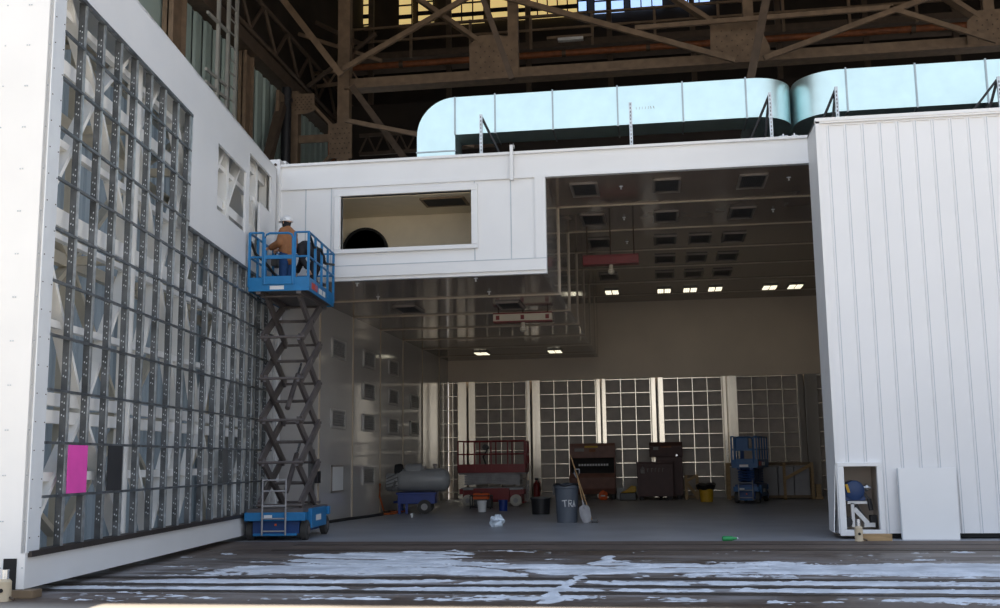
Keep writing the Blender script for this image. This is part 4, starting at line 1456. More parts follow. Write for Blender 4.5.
# ------------------------------------------------------------------ people on the lift
def blob(name, chains, mat, parent, vox=0.014, smooth=4):
    """tapered limbs and rounded masses fused into one continuous skin"""
    mb = MB()
    for ch in chains:
        for i in range(len(ch)):
            p, r = Vector(ch[i][:3]), ch[i][3]
            prof = []
            for k in range(7):
                a = -PI / 2 + PI * k / 6
                prof.append((max(1e-3, r * math.cos(a)), r * math.sin(a)))
            mb.lathe(prof, p, 12)
            if i:
                q, r0 = Vector(ch[i - 1][:3]), ch[i - 1][3]
                if (p - q).length > 1e-4:
                    mb.tube(q, p, r0, r, 12)
    o = mb.build(name, mat, parent)
    md = o.modifiers.new('fuse', 'REMESH')
    md.mode = 'VOXEL'
    md.voxel_size = vox
    md.use_smooth_shade = True
    sm = o.modifiers.new('soften', 'SMOOTH')
    sm.factor = 0.5
    sm.iterations = smooth
    return o


def hand(wrist, d, side, n):
    """five short chains for a hand that curls round what it holds. d points along the hand, side across it, n to the palm"""
    w_, d, s_, n = Vector(wrist), Vector(d).normalized(), Vector(side).normalized(), Vector(n).normalized()
    ch = [[(*w_, 0.030), (*(w_ + d * 0.05), 0.034), (*(w_ + d * 0.08), 0.034)]]
    for i, ln in enumerate((0.072, 0.082, 0.076, 0.06)):
        b = w_ + d * 0.085 + s_ * (0.033 - 0.022 * i)
        ch.append([(*(w_ + d * 0.05 + s_ * (0.022 - 0.015 * i)), 0.016), (*b, 0.0105), (*(b + d * ln * 0.45 + n * 0.012), 0.0095), (*(b + d * ln * 0.6 + n * 0.045), 0.0085)])
    tb = w_ + d * 0.025 + s_ * 0.03
    ch.append([(*tb, 0.016), (*(tb + s_ * 0.03 + d * 0.03 + n * 0.01), 0.012), (*(tb + s_ * 0.03 + d * 0.06 + n * 0.03), 0.010)])
    return ch


def head(c, face, up=(0, 0, 1)):
    c, f, u = Vector(c), Vector(face).normalized(), Vector(up).normalized()
    s_ = f.cross(u).normalized()
    ch = [[(*(c + u * 0.03), 0.092), (*(c - f * 0.02 + u * 0.03), 0.095)], [(*(c + f * 0.025 - u * 0.02), 0.075), (*(c + f * 0.045 - u * 0.075), 0.045)],
          [(*(c + f * 0.085 + u * 0.02), 0.014), (*(c + f * 0.112 - u * 0.012), 0.016)]]
    for k in (-1, 1):
        ch.append([(*(c + s_ * 0.088 * k + u * 0.02), 0.018), (*(c + s_ * 0.094 * k - u * 0.02), 0.012)])
        ch.append([(*(c + f * 0.078 + s_ * 0.034 * k + u * 0.022), 0.014), (*(c + f * 0.080 + s_ * 0.034 * k + u * 0.02), 0.014)])
    ch.append([(*(c + f * 0.082 - u * 0.045 - s_ * 0.02), 0.012), (*(c + f * 0.082 - u * 0.045 + s_ * 0.02), 0.012)])
    return ch


def person_standing():
    t = thing('person', 'person in tan jacket, blue jeans and white hard hat standing on the raised lift', 'person', (-8.06, 22.0, 5.22), R(-14))
    # local: +x to the back (away from the steel door), faces -x
    F = (-1, 0.15, 0)
    hipz, shz = 0.93, 1.45
    torso = [[(0.02, 0, 0.98, 0.145), (0.02, 0, 1.12, 0.135), (0.03, 0, 1.30, 0.150), (0.02, 0, 1.42, 0.115), (-0.01, 0, 1.52, 0.06)],
             [(0.02, -0.10, 1.0, 0.10), (0.03, -0.12, 1.28, 0.11), (0.02, -0.17, 1.42, 0.075)], [(0.02, 0.10, 1.0, 0.10), (0.03, 0.12, 1.28, 0.11), (0.02, 0.17, 1.42, 0.075)]]
    armR = [(0.02, -0.20, 1.42, 0.066), (-0.03, -0.26, 1.15, 0.052), (-0.30, -0.20, 1.08, 0.036)]
    armL = [(0.02, 0.20, 1.42, 0.066), (-0.05, 0.27, 1.16, 0.052), (-0.31, 0.18, 1.10, 0.036)]
    legs = [[(0.0, s * 0.095, 0.95, 0.105), (-0.03, s * 0.11, 0.52, 0.068), (0.02, s * 0.12, 0.10, 0.044)] for s in (-1, 1)]
    feet = [[(0.03, s * 0.12, 0.055, 0.05), (-0.14, s * 0.135, 0.04, 0.042)] for s in (-1, 1)]
    neck = [[(0.0, 0, 1.48, 0.06), (-0.02, 0, 1.60, 0.055)]]
    hd = head((-0.035, 0, 1.655), F)
    hands = hand((-0.32, -0.195, 1.075), (-1, 0.1, -0.1), (0, 0.4, 0.9), (0, 0.3, -1)) + hand((-0.33, 0.175, 1.095), (-1, -0.1, -0.1), (0, -0.4, 0.9), (0, -0.3, -1))
    body = torso + [armR, armL] + legs + feet + neck + hd + hands
    b = blob('body', body, M['skin'], t, 0.009, 2)
    g = 0.034

    def grow(chs, g):
        return [[(*p[:3], p[3] + g) for p in ch] for ch in chs]
    blob('jacket', grow(torso, g) + grow([armR[:2] + [(-0.27, -0.207, 1.085, 0.042)], armL[:2] + [(-0.28, 0.19, 1.105, 0.042)]], g) + [[(0.02, 0, 0.86, 0.17), (0.02, 0, 1.0, 0.165)], [(0, 0, 1.47, 0.085), (-0.01, 0, 1.53, 0.075)]], M['tan'], t, 0.014, 3)
    blob('jeans', grow([l[:2] + [(0.02, l[2][1], 0.08, 0.05)] for l in legs], 0.02) + [[(0.01, -0.06, 0.92, 0.135), (0.01, 0.06, 0.92, 0.135)]], M['jeans'], t, 0.014, 3)
    blob('boots', grow(feet, 0.014) + [[(0.03, s * 0.12, 0.06, 0.06), (0.02, s * 0.12, 0.14, 0.058)] for s in (-1, 1)], M['boot'], t, 0.012, 2)
    blob('face_mask', [[(-0.03, 0, 1.50, 0.075), (-0.03, 0, 1.58, 0.085), (-0.03, 0, 1.66, 0.105)], [(-0.07, 0, 1.60, 0.065), (-0.06, 0, 1.63, 0.07)]], M['blackcloth'], t, 0.012, 2)
    mb = MB()
    prof = []
    for k in range(9):
        a = R(90 * k / 8)
        prof.append((0.135 * math.cos(a) + 1e-3, 0.125 * math.sin(a)))
    mb.lathe([(0.128, -0.01)] + prof, (-0.03, 0, 1.70), 24)
    h = mb.build('hard_hat', M['hat'], t, smooth=True)
    m2 = MB()
    m2.lathe([(0.13, 0.0), (0.155, -0.012), (0.155, -0.02), (0.13, -0.012)], (-0.045, 0, 1.70), 24)
    m2.box(-0.225, -0.12, -0.075, 0.075, 1.682, 1.694)
    m2.build('hat_brim', M['hat'], h, smooth=True)
    m3 = MB()
    for k in (-1, 0, 1):
        m3.cbox((-0.04 + 0.06 * k, -0.131, 1.715), (0.02, 0.012, 0.018))
    m3.build('hat_clips', M['seam'], h)
    return t


def person_bending():
    t = thing('person', 'person in black jacket bending forward behind the lift guardrail', 'person', (-7.62, 22.35, 5.22), R(8))
    hip = (0.16, 0, 0.86)
    ch_ = (-0.16, 0, 1.12)
    torso = [[(0.16, 0, 0.88, 0.145), (0.02, 0, 1.06, 0.140), (-0.14, 0, 1.14, 0.145), (-0.26, 0, 1.12, 0.105)],
             [(0.14, -0.10, 0.9, 0.10), (-0.12, -0.13, 1.12, 0.10)], [(0.14, 0.10, 0.9, 0.10), (-0.12, 0.13, 1.12, 0.10)]]
    armR = [(-0.20, -0.19, 1.10, 0.064), (-0.16, -0.25, 0.83, 0.05), (-0.02, -0.27, 0.62, 0.036)]
    armL = [(-0.20, 0.19, 1.10, 0.064), (-0.28, 0.24, 0.84, 0.05), (-0.36, 0.20, 0.62, 0.036)]
    legs = [[(0.14, s * 0.095, 0.86, 0.105), (0.02, s * 0.12, 0.48, 0.068), (0.12, s * 0.12, 0.10, 0.044)] for s in (-1, 1)]
    feet = [[(0.13, s * 0.12, 0.055, 0.05), (-0.04, s * 0.135, 0.04, 0.042)] for s in (-1, 1)]
    neck = [[(-0.27, 0, 1.12, 0.06), (-0.36, 0, 1.10, 0.055)]]
    hd = head((-0.42, 0, 1.10), (-0.75, 0, -0.65), (-0.65, 0, 0.75))
    hands = hand((-0.01, -0.272, 0.60), (0.3, 0, -1), (-0.9, 0, -0.2), (0.2, 0.9, 0)) + hand((-0.37, 0.198, 0.60), (-0.3, 0, -1), (-0.9, 0, 0.2), (0.2, -0.9, 0))
    blob('body', torso + [armR, armL] + legs + feet + neck + hd + hands, M['skin'], t, 0.009, 2)

    def grow(chs, g):
        return [[(*p[:3], p[3] + g) for p in ch] for ch in chs]
    blob('jacket', grow(torso, 0.024) + grow([armR[:2] + [(-0.04, -0.268, 0.65, 0.042)], armL[:2] + [(-0.35, 0.203, 0.65, 0.042)]], 0.022), M['blackcloth'], t, 0.014, 3)
    blob('trousers', grow([l[:2] + [(0.12, l[2][1], 0.08, 0.05)] for l in legs], 0.02) + [[(0.15, -0.06, 0.84, 0.13), (0.15, 0.06, 0.84, 0.13)]], M['blackcloth'], t, 0.014, 3)
    blob('boots', grow(feet, 0.014), M['boot'], t, 0.012, 2)
    blob('hood', [[(-0.36, 0, 1.13, 0.11), (-0.41, 0, 1.15, 0.115)]], M['blackcloth'], t, 0.012, 2)


person_standing()
person_bending()
t = thing('bucket', 'pale bucket on the raised lift deck behind the black jacketed person', 'bucket', (-7.55, 22.95, 5.22))
MB().lathe([(0.11, 0), (0.14, 0.3), (0.15, 0.3), (0.15, 0.32), (0.13, 0.32), (0.12, 0.28)], (0, 0, 0), 16).build('pail', M['jack'], t, smooth=True)
MB().path([(0.14 * math.cos(R(a)), 0.02, 0.30 + 0.14 * math.sin(R(a))) for a in range(0, 181, 20)], 0.008, 6).build('bail', M['chrome'], t)


# ------------------------------------------------------------------ equipment inside the booth
def tank_trailer():
    t = thing('tank_trailer', 'grey horizontal tank heater on a small blue two-wheeled trailer', 'trailer', (-7.4, 31.9, 0), R(7))
    mb = MB()
    mb.box(-0.55, 0.58, -0.40, 0.40, 0.30, 0.62)
    mb.box(-0.60, 0.62, -0.44, 0.44, 0.58, 0.64)
    mb.build('trailer_bed', M['royal'], t, bevel=0.01)
    for y in (-0.46, 0.46):
        w_ = MB().lathe([(0.15, -0.06), (0.21, -0.05), (0.21, 0.05), (0.15, 0.06)], (0.27, y, 0.21), 20, 'y').build('wheel', M['tyre'], t, smooth=True)
        MB().lathe([(0.10, -0.068), (0.11, 0), (0.10, 0.068)], (0.27, y, 0.21), 14, 'y').build('hub', M['arm_light'], w_, smooth=True)
    for x, y in ((-0.5, -0.34), (-0.28, -0.34), (-0.5, 0.34)):
        MB().box(x - 0.04, x + 0.04, y - 0.04, y + 0.04, 0, 0.32).build('leg', M['royal'], t)
    MB().bar((-0.5, 0.2, 0.36), (-0.75, 0.3, 0.33), 0.07, 0.07).build('drawbar', M['royal'], t)
    prof = [(0.02, -0.78), (0.20, -0.76), (0.30, -0.70), (0.345, -0.58), (0.35, 0.62), (0.33, 0.75), (0.25, 0.85), (0.12, 0.90), (0.02, 0.91)]
    MB().lathe(prof, (0.12, 0, 1.0), 28, 'x').build('tank', M['tank'], t, smooth=True)
    MB().lathe([(0.02, -0.30), (0.16, -0.26), (0.21, -0.18), (0.21, 0.22), (0.14, 0.30), (0.02, 0.32)], (-0.10, 0.0, 1.30), 20, 'x').build('top_drum', M['tank'], t, smooth=True)
    bl = MB().lathe([(0.27, -0.20), (0.29, 0.0), (0.29, 0.10), (0.22, 0.2)], (-0.72, -0.05, 0.95), 22, 'x').build('burner_housing', M['tank'], t, smooth=True)
    MB().lathe([(0.20, -0.16), (0.23, 0.0), (0.2, 0.08)], (-0.52, 0, 1.28), 20, 'x').build('air_inlet', M['void'], bl, smooth=True)
    mb = MB()
    for k in range(4):
        mb.bar((-0.90, -0.38 + k * 0.02, 1.05 - k * 0.09), (-0.55, -0.40, 1.22 - k * 0.12), 0.03, 0.03)
    mb.tube((-0.7, -0.36, 0.72), (-0.62, -0.38, 1.0), 0.035)
    mb.build('burner_hoses', M['vent_dark'], t)
    mb = MB()
    mb.tube((0.22, 0, 1.34), (0.22, 0, 1.42), 0.07)
    mb.tube((0.55, 0, 1.32), (0.55, 0, 1.46), 0.05)
    mb.tube((0.48, 0, 1.46), (0.62, 0, 1.46), 0.03)
    mb.build('valves', M['frame_grey'], t)
    return t


tank_trailer()


def bucket(loc, m, label, r=0.15, h=0.34):
    t = thing('bucket', label, 'bucket', loc)
    MB().lathe([(r * 0.84, 0), (r * 0.98, h * 0.95), (r * 1.04, h * 0.95), (r * 1.04, h), (r * 0.93, h), (r * 0.80, 0.03)], (0, 0, 0), 20).build('pail', M[m], t, smooth=True)
    MB().path([(r * math.cos(R(a)), -0.03 - 0.02 * math.sin(R(a)), h * 0.9 - 0.1 * math.sin(R(a))) for a in range(0, 181, 20)], 0.006, 6).build('bail', M['chrome'], t)


bucket((-5.50, 32.55, 0), 'whiteplastic', 'white plastic bucket on the floor before the red lift')
bucket((-4.92, 33.1, 0), 'royal', 'royal blue bucket on the floor before the red lift')

t = thing('generator', 'orange and black generator on the floor under the red lift side', 'generator', (-5.92, 34.9, 0))
mb = MB()
for a in ((-0.34, -0.2), (-0.34, 0.2), (0.34, -0.2), (0.34, 0.2)):
    mb.tube((a[0], a[1], 0.0), (a[0], a[1], 0.42), 0.018)
for y in (-0.2, 0.2):
    mb.tube((-0.34, y, 0.05), (0.34, y, 0.05), 0.018)
    mb.tube((-0.34, y, 0.42), (0.34, y, 0.42), 0.018)
for x in (-0.34, 0.34):
    for z in (0.05, 0.42):
        mb.tube((x, -0.2, z), (x, 0.2, z), 0.018)
mb.build('tube_frame', M['black_steel'], t)
MB().box(-0.26, 0.28, -0.16, 0.16, 0.30, 0.50).build('fuel_tank', M['orange'], t, bevel=0.04)
MB().lathe([(0.15, -0.12), (0.17, 0), (0.17, 0.3), (0.12, 0.36)], (-0.1, 0, 0.2), 16, 'x').build('engine', M['vent_dark'], t, smooth=True)
MB().box(0.18, 0.33, -0.18, 0.18, 0.08, 0.30).build('control_panel', M['black_steel'], t)
MB().lathe([(0.04, 0.5), (0.04, 0.53)], (0, 0, 0), 12).build('fuel_cap', M['black_steel'], t)

bm_ = MB()
random.seed(11)
n1, n2 = 14, 9
vs = []
for j in range(n2 + 1):
    for i in range(n1):
        a, b = 2 * PI * i / n1, PI * j / n2 - PI / 2
        rr = 0.16 * (1 + random.uniform(-0.28, 0.22))
        vs.append((rr * 1.15 * math.cos(b) * math.cos(a), rr * math.cos(b) * math.sin(a), max(0, 0.13 + rr * 0.9 * math.sin(b))))
fs = [(j * n1 + i, j * n1 + (i + 1) % n1, (j + 1) * n1 + (i + 1) % n1, (j + 1) * n1 + i) for j in range(n2) for i in range(n1)]
o = bm_.add(vs, fs).build('plastic_bag', M['bag'])
o.location = (-3.89, 25.2, 0)
tag(o, 'crumpled white plastic bag on the floor just inside the booth', 'bag')

# grey trash can with painted letters
t = thing('trash_can', 'tall grey trash can with white painted letters at the booth entrance', 'trash can', (-2.37, 26.85, 0))
R0, R1, HC = 0.255, 0.30, 0.93
MB().lathe([(R0, 0), (R0, 0.03), (R1 * 0.985, 0.80), (R1, 0.84), (R1 * 1.06, 0.85), (R1 * 1.06, HC), (R1 * 0.98, HC), (R0 * 0.95, 0.06)], (0, 0, 0), 32).build('can_body', M['grey_can'], t, smooth=True)
mb = MB()
ring = []
for k in range(24):
    a = 2 * PI * k / 24
    ring.append((R1 * 1.07 * math.cos(a), R1 * 1.07 * math.sin(a), HC + 0.01 + 0.02 * math.sin(5 * a)))
ring.append(ring[0])
mb.path(ring, 0.03, 6)
mb.lathe([(R1 * 0.98, HC - 0.06), (0.01, HC - 0.14)], (0, 0, 0), 20)
mb.box(-R1 * 1.15, -R1 * 0.98, -0.1, 0.1, HC - 0.24, HC)
mb.build('bin_liner', M['blackbag'], t, smooth=True)


def on_can(u, z):
    rr = R0 + (R1 - R0) * z / 0.84 + 0.004
    a = -PI / 2 + u / rr
    return (rr * math.cos(a), rr * math.sin(a), z)


mb = MB()
strokes = [[(-0.10, 0.545), (0.03, 0.56)], [(-0.03, 0.555), (-0.02, 0.40)],                      # T
           [(0.07, 0.56), (0.075, 0.40)], [(0.07, 0.56), (0.15, 0.55), (0.15, 0.49), (0.075, 0.48)], [(0.10, 0.48), (0.16, 0.40)],  # R
           [(0.18, 0.39), (0.215, 0.545), (0.25, 0.40)], [(0.195, 0.46), (0.235, 0.465)]]         # A
for s_ in strokes:
    mb.path([on_can(u, z) for u, z in s_], 0.013, 6)
mb.build('lettering', M['spray'], t)['label'] = 'white sprayed letters TRA'

t = thing('storage_tub', 'low black tub on the floor behind the grey trash can', 'tub', (-3.5, 31.0, 0))
MB().lathe([(0.30, 0), (0.34, 0.5), (0.36, 0.5), (0.36, 0.54), (0.32, 0.54), (0.28, 0.04)], (0, 0, 0), 20).xf(lambda x, y, z: (x * 0.85, y * 0.8, z * 0.85)).build('tub_body', M['blackbag'], t, smooth=True)
MB().lathe([(0.37, 0.54), (0.37, 0.57), (0.01, 0.60)], (0, 0, 0), 20).xf(lambda x, y, z: (x * 0.85, y * 0.8, z * 0.85)).build('tub_lid', M['vent_dark'], t, smooth=True)


def shovel():
    t = thing('shovel', 'wooden handled shovel with steel blade leaning on the grey trash can', 'shovel', (-1.86, 26.5, 0))
    MB().bar((-0.03, 0.0, 0.02), (-0.26, 0.25, 1.18), 0.001, 0.001)
    d0, d1 = Vector((-0.06, 0.03, 0.40)), Vector((-0.235, 0.18, 1.22))
    MB().tube(d0, d1, 0.017).build('handle', M['handle'], t, smooth=True)
    mb = MB()
    g = d1
    mb.path([g + Vector((0.0, 0, -0.12)), g + Vector((-0.06, 0, 0.0)), g + Vector((-0.05, 0, 0.10)), g + Vector((0.07, 0.0, 0.10)), g + Vector((0.07, 0, 0.0)), g + Vector((0.0, 0, -0.12))], 0.014, 8)
    mb.build('d_grip', M['arm_light'], t, smooth=True)
    # blade: curved sheet
    ax = (d1 - d0).normalized()
    sd = Vector((1, 0.1, 0)) - ax * Vector((1, 0.1, 0)).dot(ax)
    sd.normalize()
    nn = ax.cross(sd)
    vs, fs = [], []
    prof = [(-0.40, 0.05), (-0.36, 0.10), (-0.25, 0.13), (-0.05, 0.135), (0.02, 0.11), (0.05, 0.03)]
    base = d0 + ax * 0.0
    for th in (0.0, 0.006):
        for l_, wd in prof:
            for k in range(7):
                u = -1 + 2 * k / 6
                p = base + ax * l_ + sd * (u * wd) + nn * (0.045 * u * u * (1 if wd > 0.05 else 0.3) + th)
                p.z = max(p.z, 0.003)
                vs.append(p)
    m_ = len(prof)
    for th in range(2):
        for i in range(m_ - 1):
            for k in range(6):
                o_ = th * m_ * 7
                fs.append((o_ + i * 7 + k, o_ + i * 7 + k + 1, o_ + (i + 1) * 7 + k + 1, o_ + (i + 1) * 7 + k))
    MB().add(vs, fs).build('blade', M['arm_light'], t, smooth=True)
    MB().tube(d0 - ax * 0.06, d0 + ax * 0.16, 0.022).build('socket', M['arm_light'], t, smooth=True)


shovel()
t = thing('broom_pole', 'long wooden broom leaning across the grey trash can', 'broom', (-1.72, 26.6, 0))
MB().tube((0, 0.0, 0.03), (-0.52, 0.05, 1.68), 0.015).build('handle', M['handle'], t, smooth=True)
MB().box(-0.03, 0.14, -0.06, 0.06, 0.04, 0.08).build('broom_head', M['vent_dark'], t)
MB().box(-0.02, 0.13, -0.05, 0.05, 0.0, 0.04).build('bristles', M['black_steel'], t)

t = thing('fire_extinguisher', 'red fire extinguisher standing at the foot of the back wall', 'extinguisher', (-5.0, 42.9, 0))
MB().lathe([(0.12, 0), (0.13, 0.03), (0.13, 0.58), (0.09, 0.66), (0.04, 0.70), (0.04, 0.76)], (0, 0, 0), 16).build('cylinder', M['ext_red'], t, smooth=True)
MB().box(-0.06, 0.08, -0.02, 0.02, 0.76, 0.84).build('valve_handle', M['black_steel'], t)
MB().path([(0.05, -0.03, 0.74), (0.15, -0.05, 0.6), (0.15, -0.05, 0.3)], 0.02).build('hose', M['hose'], t)


def job_box_open():
    t = thing('job_box', 'brown tool chest with raised lid and open front near the back wall', 'tool chest', (-2.68, 42.3, 0))
    wd = 0.90
    for x in (-0.8, 0.8):
        for y in (-0.1, 0.5):
            MB().box(x - 0.06, x + 0.06, y - 0.06, y + 0.06, 0, 0.2).build('foot', M['inside_dark'], t)
    # lower chest with bulging front
    MB().prism([(0.60, 0.2), (-0.15, 0.2), (-0.33, 0.42), (-0.38, 0.85), (-0.20, 1.02), (0.60, 1.02)], -wd, wd, 'yz').build('body', M['maroon'], t, bevel=0.02)
    mb = MB()
    mb.box(-wd, -wd + 0.04, -0.15, 0.6, 1.02, 1.62)
    mb.box(wd - 0.04, wd, -0.15, 0.6, 1.02, 1.62)
    mb.box(-wd, wd, 0.56, 0.6, 1.02, 2.15)
    mb.build('sides', M['maroon'], t)
    MB().box(-wd + 0.04, wd - 0.04, 0.54, 0.56, 1.02, 1.62).build('back_lining', M['inside_dark'], t)
    sh = MB().box(-wd + 0.04, wd - 0.04, 0.0, 0.54, 1.26, 1.30).build('shelf', M['inside_dark'], t)
    mb = MB()
    for i in range(11):
        mb.box(-0.55 + i * 0.11, -0.48 + i * 0.11, -0.02, 0.06, 1.31, 1.39)
    mb.build('socket_row', M['decal'], sh)
    ld = MB().prism([(-0.02, 1.62), (0.60, 1.62), (0.60, 2.2), (0.10, 2.2), (0.02, 2.1)], -wd, wd, 'yz').build('lid', M['maroon'], t, bevel=0.015)
    MB().box(-0.30, 0.22, 0.0, 0.02, 2.02, 2.10).build('warning_label', M['yellow'], ld)
    MB().box(-0.12, 0.14, -0.015, 0.01, 1.86, 1.98).build('warning_label', M['pipe_orange'], ld)
    MB().box(-0.70, -0.32, -0.01, 0.01, 1.88, 2.0).build('name_plate', M['frame_grey'], ld)


job_box_open()


def job_box_closed(loc, wd, dp, h, slope, label, rz=0):
    t = thing('job_box', label, 'tool chest', loc, rz)
    for x in (-wd / 2 + 0.15, wd / 2 - 0.15):
        MB().box(x - 0.08, x + 0.08, -dp / 2, dp / 2, 0, 0.14).build('skid', M['inside_dark'], t)
    MB().box(-wd / 2, wd / 2, -dp / 2, dp / 2, 0.14, h).build('body', M['maroon_dark'], t, bevel=0.015)
    MB().box(-wd / 2 + 0.1, wd / 2 - 0.1, -dp / 2 - 0.015, -dp / 2, 0.22, h - 0.12).build('front_panel', M['maroon_dark'], t, bevel=0.01)
    return t


t = job_box_closed((-0.22, 41.35, 0), 1.36, 0.75, 1.36, 0, 'low dark red tool chest with white lettering before the taller chest')
MB().box(-0.71, 0.71, -0.40, 0.40, 1.36, 1.44).build('lid', M['maroon_dark'], t, bevel=0.02)
mb = MB()
for s_ in ([(-0.53, 1.02), (-0.53, 1.17), (-0.47, 1.26), (-0.40, 1.17), (-0.40, 1.02), (-0.53, 1.02)], [(-0.46, 1.03), (-0.46, 1.22)], [(-0.49, 1.03), (-0.50, 1.15)], [(-0.43, 1.03), (-0.43, 1.15)]):
    mb.path([(u, -0.395, z) for u, z in s_], 0.02, 5)
for x in (-0.28, -0.14, 0.0, 0.14, 0.28):
    mb.path([(x, -0.395, 1.06), (x + 0.01, -0.395, 1.2)], 0.012, 5)
    mb.path([(x, -0.395, 1.2), (x + 0.06, -0.395, 1.2)], 0.010, 5)
mb.build('lettering', M['frame_grey'], t)
t = job_box_closed((0.33, 42.3, 0), 1.02, 0.8, 1.62, 0, 'tall dark red tool chest behind the low one, lid overhanging')
MB().prism([(-0.42, 1.62), (0.42, 1.62), (0.42, 2.2), (-0.30, 2.2), (-0.45, 2.05)], -0.75, 0.53, 'yz').build('lid', M['maroon_dark'], t, bevel=0.02)
MB().box(-0.30, 0.10, -0.46, -0.44, 1.98, 2.05).build('warning_label', M['pipe_orange'], t)
MB().box(-0.6, -0.4, -0.46, -0.44, 1.9, 2.02).build('name_plate', M['frame_grey'], t)
MB().lathe([(0.04, 0), (0.04, -0.02)], (0.3, -0.44, 1.68), 10, 'y').build('lock', M['chrome'], t)

t = thing('orange_vest', 'small bright orange bundle on the floor by the open tool chest', 'bundle', (-2.25, 41.6, 0))
bv = MB()
vs = []
for j in range(7):
    for i in range(12):
        a, b = 2 * PI * i / 12, PI * j / 6 - PI / 2
        rr = 0.19 * (1 + random.uniform(-0.3, 0.2))
        vs.append((rr * math.cos(b) * math.cos(a), rr * 0.7 * math.cos(b) * math.sin(a), max(0, 0.16 + rr * math.sin(b))))
bv.add(vs, [(j * 12 + i, j * 12 + (i + 1) % 12, (j + 1) * 12 + (i + 1) % 12, (j + 1) * 12 + i) for j in range(6) for i in range(12)])
bv.build('bundle_cloth', M['orange'], t)
MB().box(-0.08, 0.08, -0.17, -0.15, 0.14, 0.19).build('reflective_strip', M['decal'], t)

t = thing('cardboard_box', 'small pale box beside the open tool chest and its orange bundle', 'box', (-1.60, 42.3, 0))
MB().box(-0.13, 0.13, -0.15, 0.15, 0, 0.45).build('box_body', M['tank'], t, bevel=0.01)
MB().box(0.12, 0.16, -0.1, 0.1, 0.3, 0.72).build('box_flap', M['tank'], t)

t = thing('tool_bag', 'yellow and black tool bag on the floor beside the dark red chests', 'bag', (-1.26, 41.2, 0))
MB().prism([(-0.32, 0), (0.30, 0), (0.30, 0.30), (-0.32, 0.28)], -0.2, 0.2).build('bag_body', M['blackbag'], t, bevel=0.03)
MB().prism([(-0.30, 0.28), (0.30, 0.30), (0.30, 0.52), (0.12, 0.56), (-0.10, 0.38)], -0.18, 0.18).build('bag_top', M['yellow'], t, bevel=0.03)

t = thing('trash_can', 'yellow trash can with black liner near the back wall', 'trash can', (1.6, 39.2, 0))
MB().lathe([(0.22, 0), (0.26, 0.50), (0.28, 0.52), (0.28, 0.58), (0.24, 0.56), (0.2, 0.04)], (0, 0, 0), 20).build('can_body', M['yellow'], t, smooth=True)
mb = MB()
mb.lathe([(0.27, 0.44), (0.32, 0.48), (0.36, 0.60), (0.28, 0.66), (0.02, 0.62)], (0, 0, 0), 18)
mb.xf(lambda x, y, z: (x * (1 + 0.12 * math.sin(7 * math.atan2(y, x))), y, z + 0.03 * math.sin(4 * math.atan2(y, x))))
mb.build('bin_liner', M['blackbag'], t, smooth=True)


def crate(name, label, loc, wd, dp, h, rz=0.0, sheets=True, diag=True):
    t = thing(name, label, 'crate', loc, rz)
    for x in (-wd / 2, 0.25 * wd - 0.25, wd / 2) if sheets else (-wd / 2, wd / 2):
        for y in (-dp / 2, dp / 2):
            MB().box(x - 0.05, x + 0.05, y - 0.05, y + 0.05, 0, h).build('post', M['wood'], t)
    for z in (0.1, h - 0.05):
        for y in (-dp / 2, dp / 2):
            MB().box(-wd / 2, wd / 2, y - 0.03, y + 0.03, z - 0.05, z + 0.05).build('rail', M['wood_dark'], t)
    if diag:
        x0 = 0.25 * wd - 0.25 if sheets else -wd / 2
        a = (h * 0.55, h * 0.95) if sheets else (h * 0.7, 0.1)
        MB().bar((x0, -dp / 2 - 0.05, a[0]), (wd / 2, -dp / 2 - 0.05, a[1]), 0.04, 0.12).build('brace', M['wood'], t)
        if not sheets:
            MB().bar((x0, -dp / 2 - 0.05, 0.75 * h), (wd / 2, -dp / 2 - 0.05, h), 0.04, 0.10).build('brace', M['wood'], t)
    if sheets:
        n = 5
        for i in range(n):
            a, b = -wd / 2 + 0.06 + (wd - 0.12) * i / n, -wd / 2 + 0.04 + (wd - 0.12) * (i + 1) / n
            MB().box(a, b, -dp / 2 + 0.08, dp / 2 - 0.08, 0.12, h - 0.14).build('wrapped_sheet', M['sheet'], t, bevel=0.03)
    return t


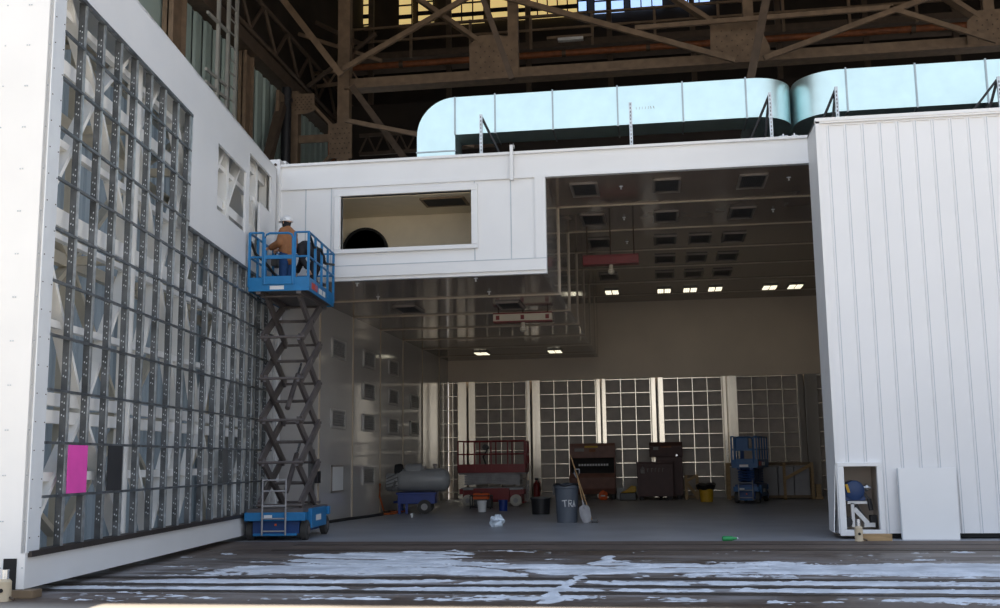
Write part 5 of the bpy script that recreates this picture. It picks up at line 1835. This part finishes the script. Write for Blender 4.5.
crate('timber_crate', 'long timber crate of wrapped sheets behind the parked blue lift', (4.05, 41.4, 0), 3.05, 0.9, 1.36)
crate('timber_crate', 'small open timber frame beside the tall dark red chest', (1.15, 41.5, 0), 0.42, 0.5, 0.92, 0, False)
t = thing('timber_offcut', 'short pale timber offcut fixed low at the end of the long crate', 'timber', (5.78, 40.95, 0))
MB().box(-0.14, 0.14, -0.1, 0.1, 0.0, 0.1).build('offcut', M['wood'], t, bevel=0.01)
MB().box(-0.1, 0.08, -0.1, 0.1, 0.1, 0.55).build('offcut_upright', M['wood'], t, bevel=0.01)

o = MB().path([(-8.6, 27.0, 0.03), (-8.5, 28.4, 0.03), (-8.3, 29.6, 0.03), (-8.2, 30.8, 0.03), (-8.45, 31.8, 0.03), (-8.3, 32.6, 0.03)], 0.045).build('air_hose', M['hose'], smooth=True)
tag(o, 'black hose lying along the foot of the vented side wall', 'hose')
o = MB().path([(-8.6, 32.0, 0.9), (-8.66, 32.2, 0.5), (-8.55, 32.3, 0.05), (-8.2, 32.2, 0.03), (-7.9, 32.4, 0.05), (-8.0, 31.3, 0.03), (-8.25, 30.9, 0.03)], 0.03).build('extension_cord', M['cableorange'], smooth=True)
tag(o, 'orange cord on the floor beside the tank trailer', 'cord')
t = thing('paper_cup', 'small white cup on the floor before the tank trailer', 'cup', (-7.0, 29.5, 0))
MB().lathe([(0.03, 0), (0.045, 0.1), (0.05, 0.1), (0.05, 0.11), (0.04, 0.11), (0.028, 0.01)], (0, 0, 0), 12).build('cup_body', M['whiteplastic'], t, smooth=True)
MB().lathe([(0.05, 0.105), (0.05, 0.115), (0.01, 0.12)], (0, 0, 0), 12).build('cup_lid', M['whiteplastic'], t)
t = thing('drink_bottle', 'green bottle lying on the ground in front of the booth floor', 'bottle', (1.23, 20.72, 0.045), R(12))
MB().lathe([(0.03, -0.13), (0.045, -0.12), (0.045, 0.05), (0.02, 0.12), (0.02, 0.15)], (0, 0, 0), 14, 'x').build('bottle_body', M['green'], t, smooth=True)
MB().lathe([(0.022, 0.15), (0.022, 0.17)], (0, 0, 0), 10, 'x').build('bottle_cap', M['whiteplastic'], t)
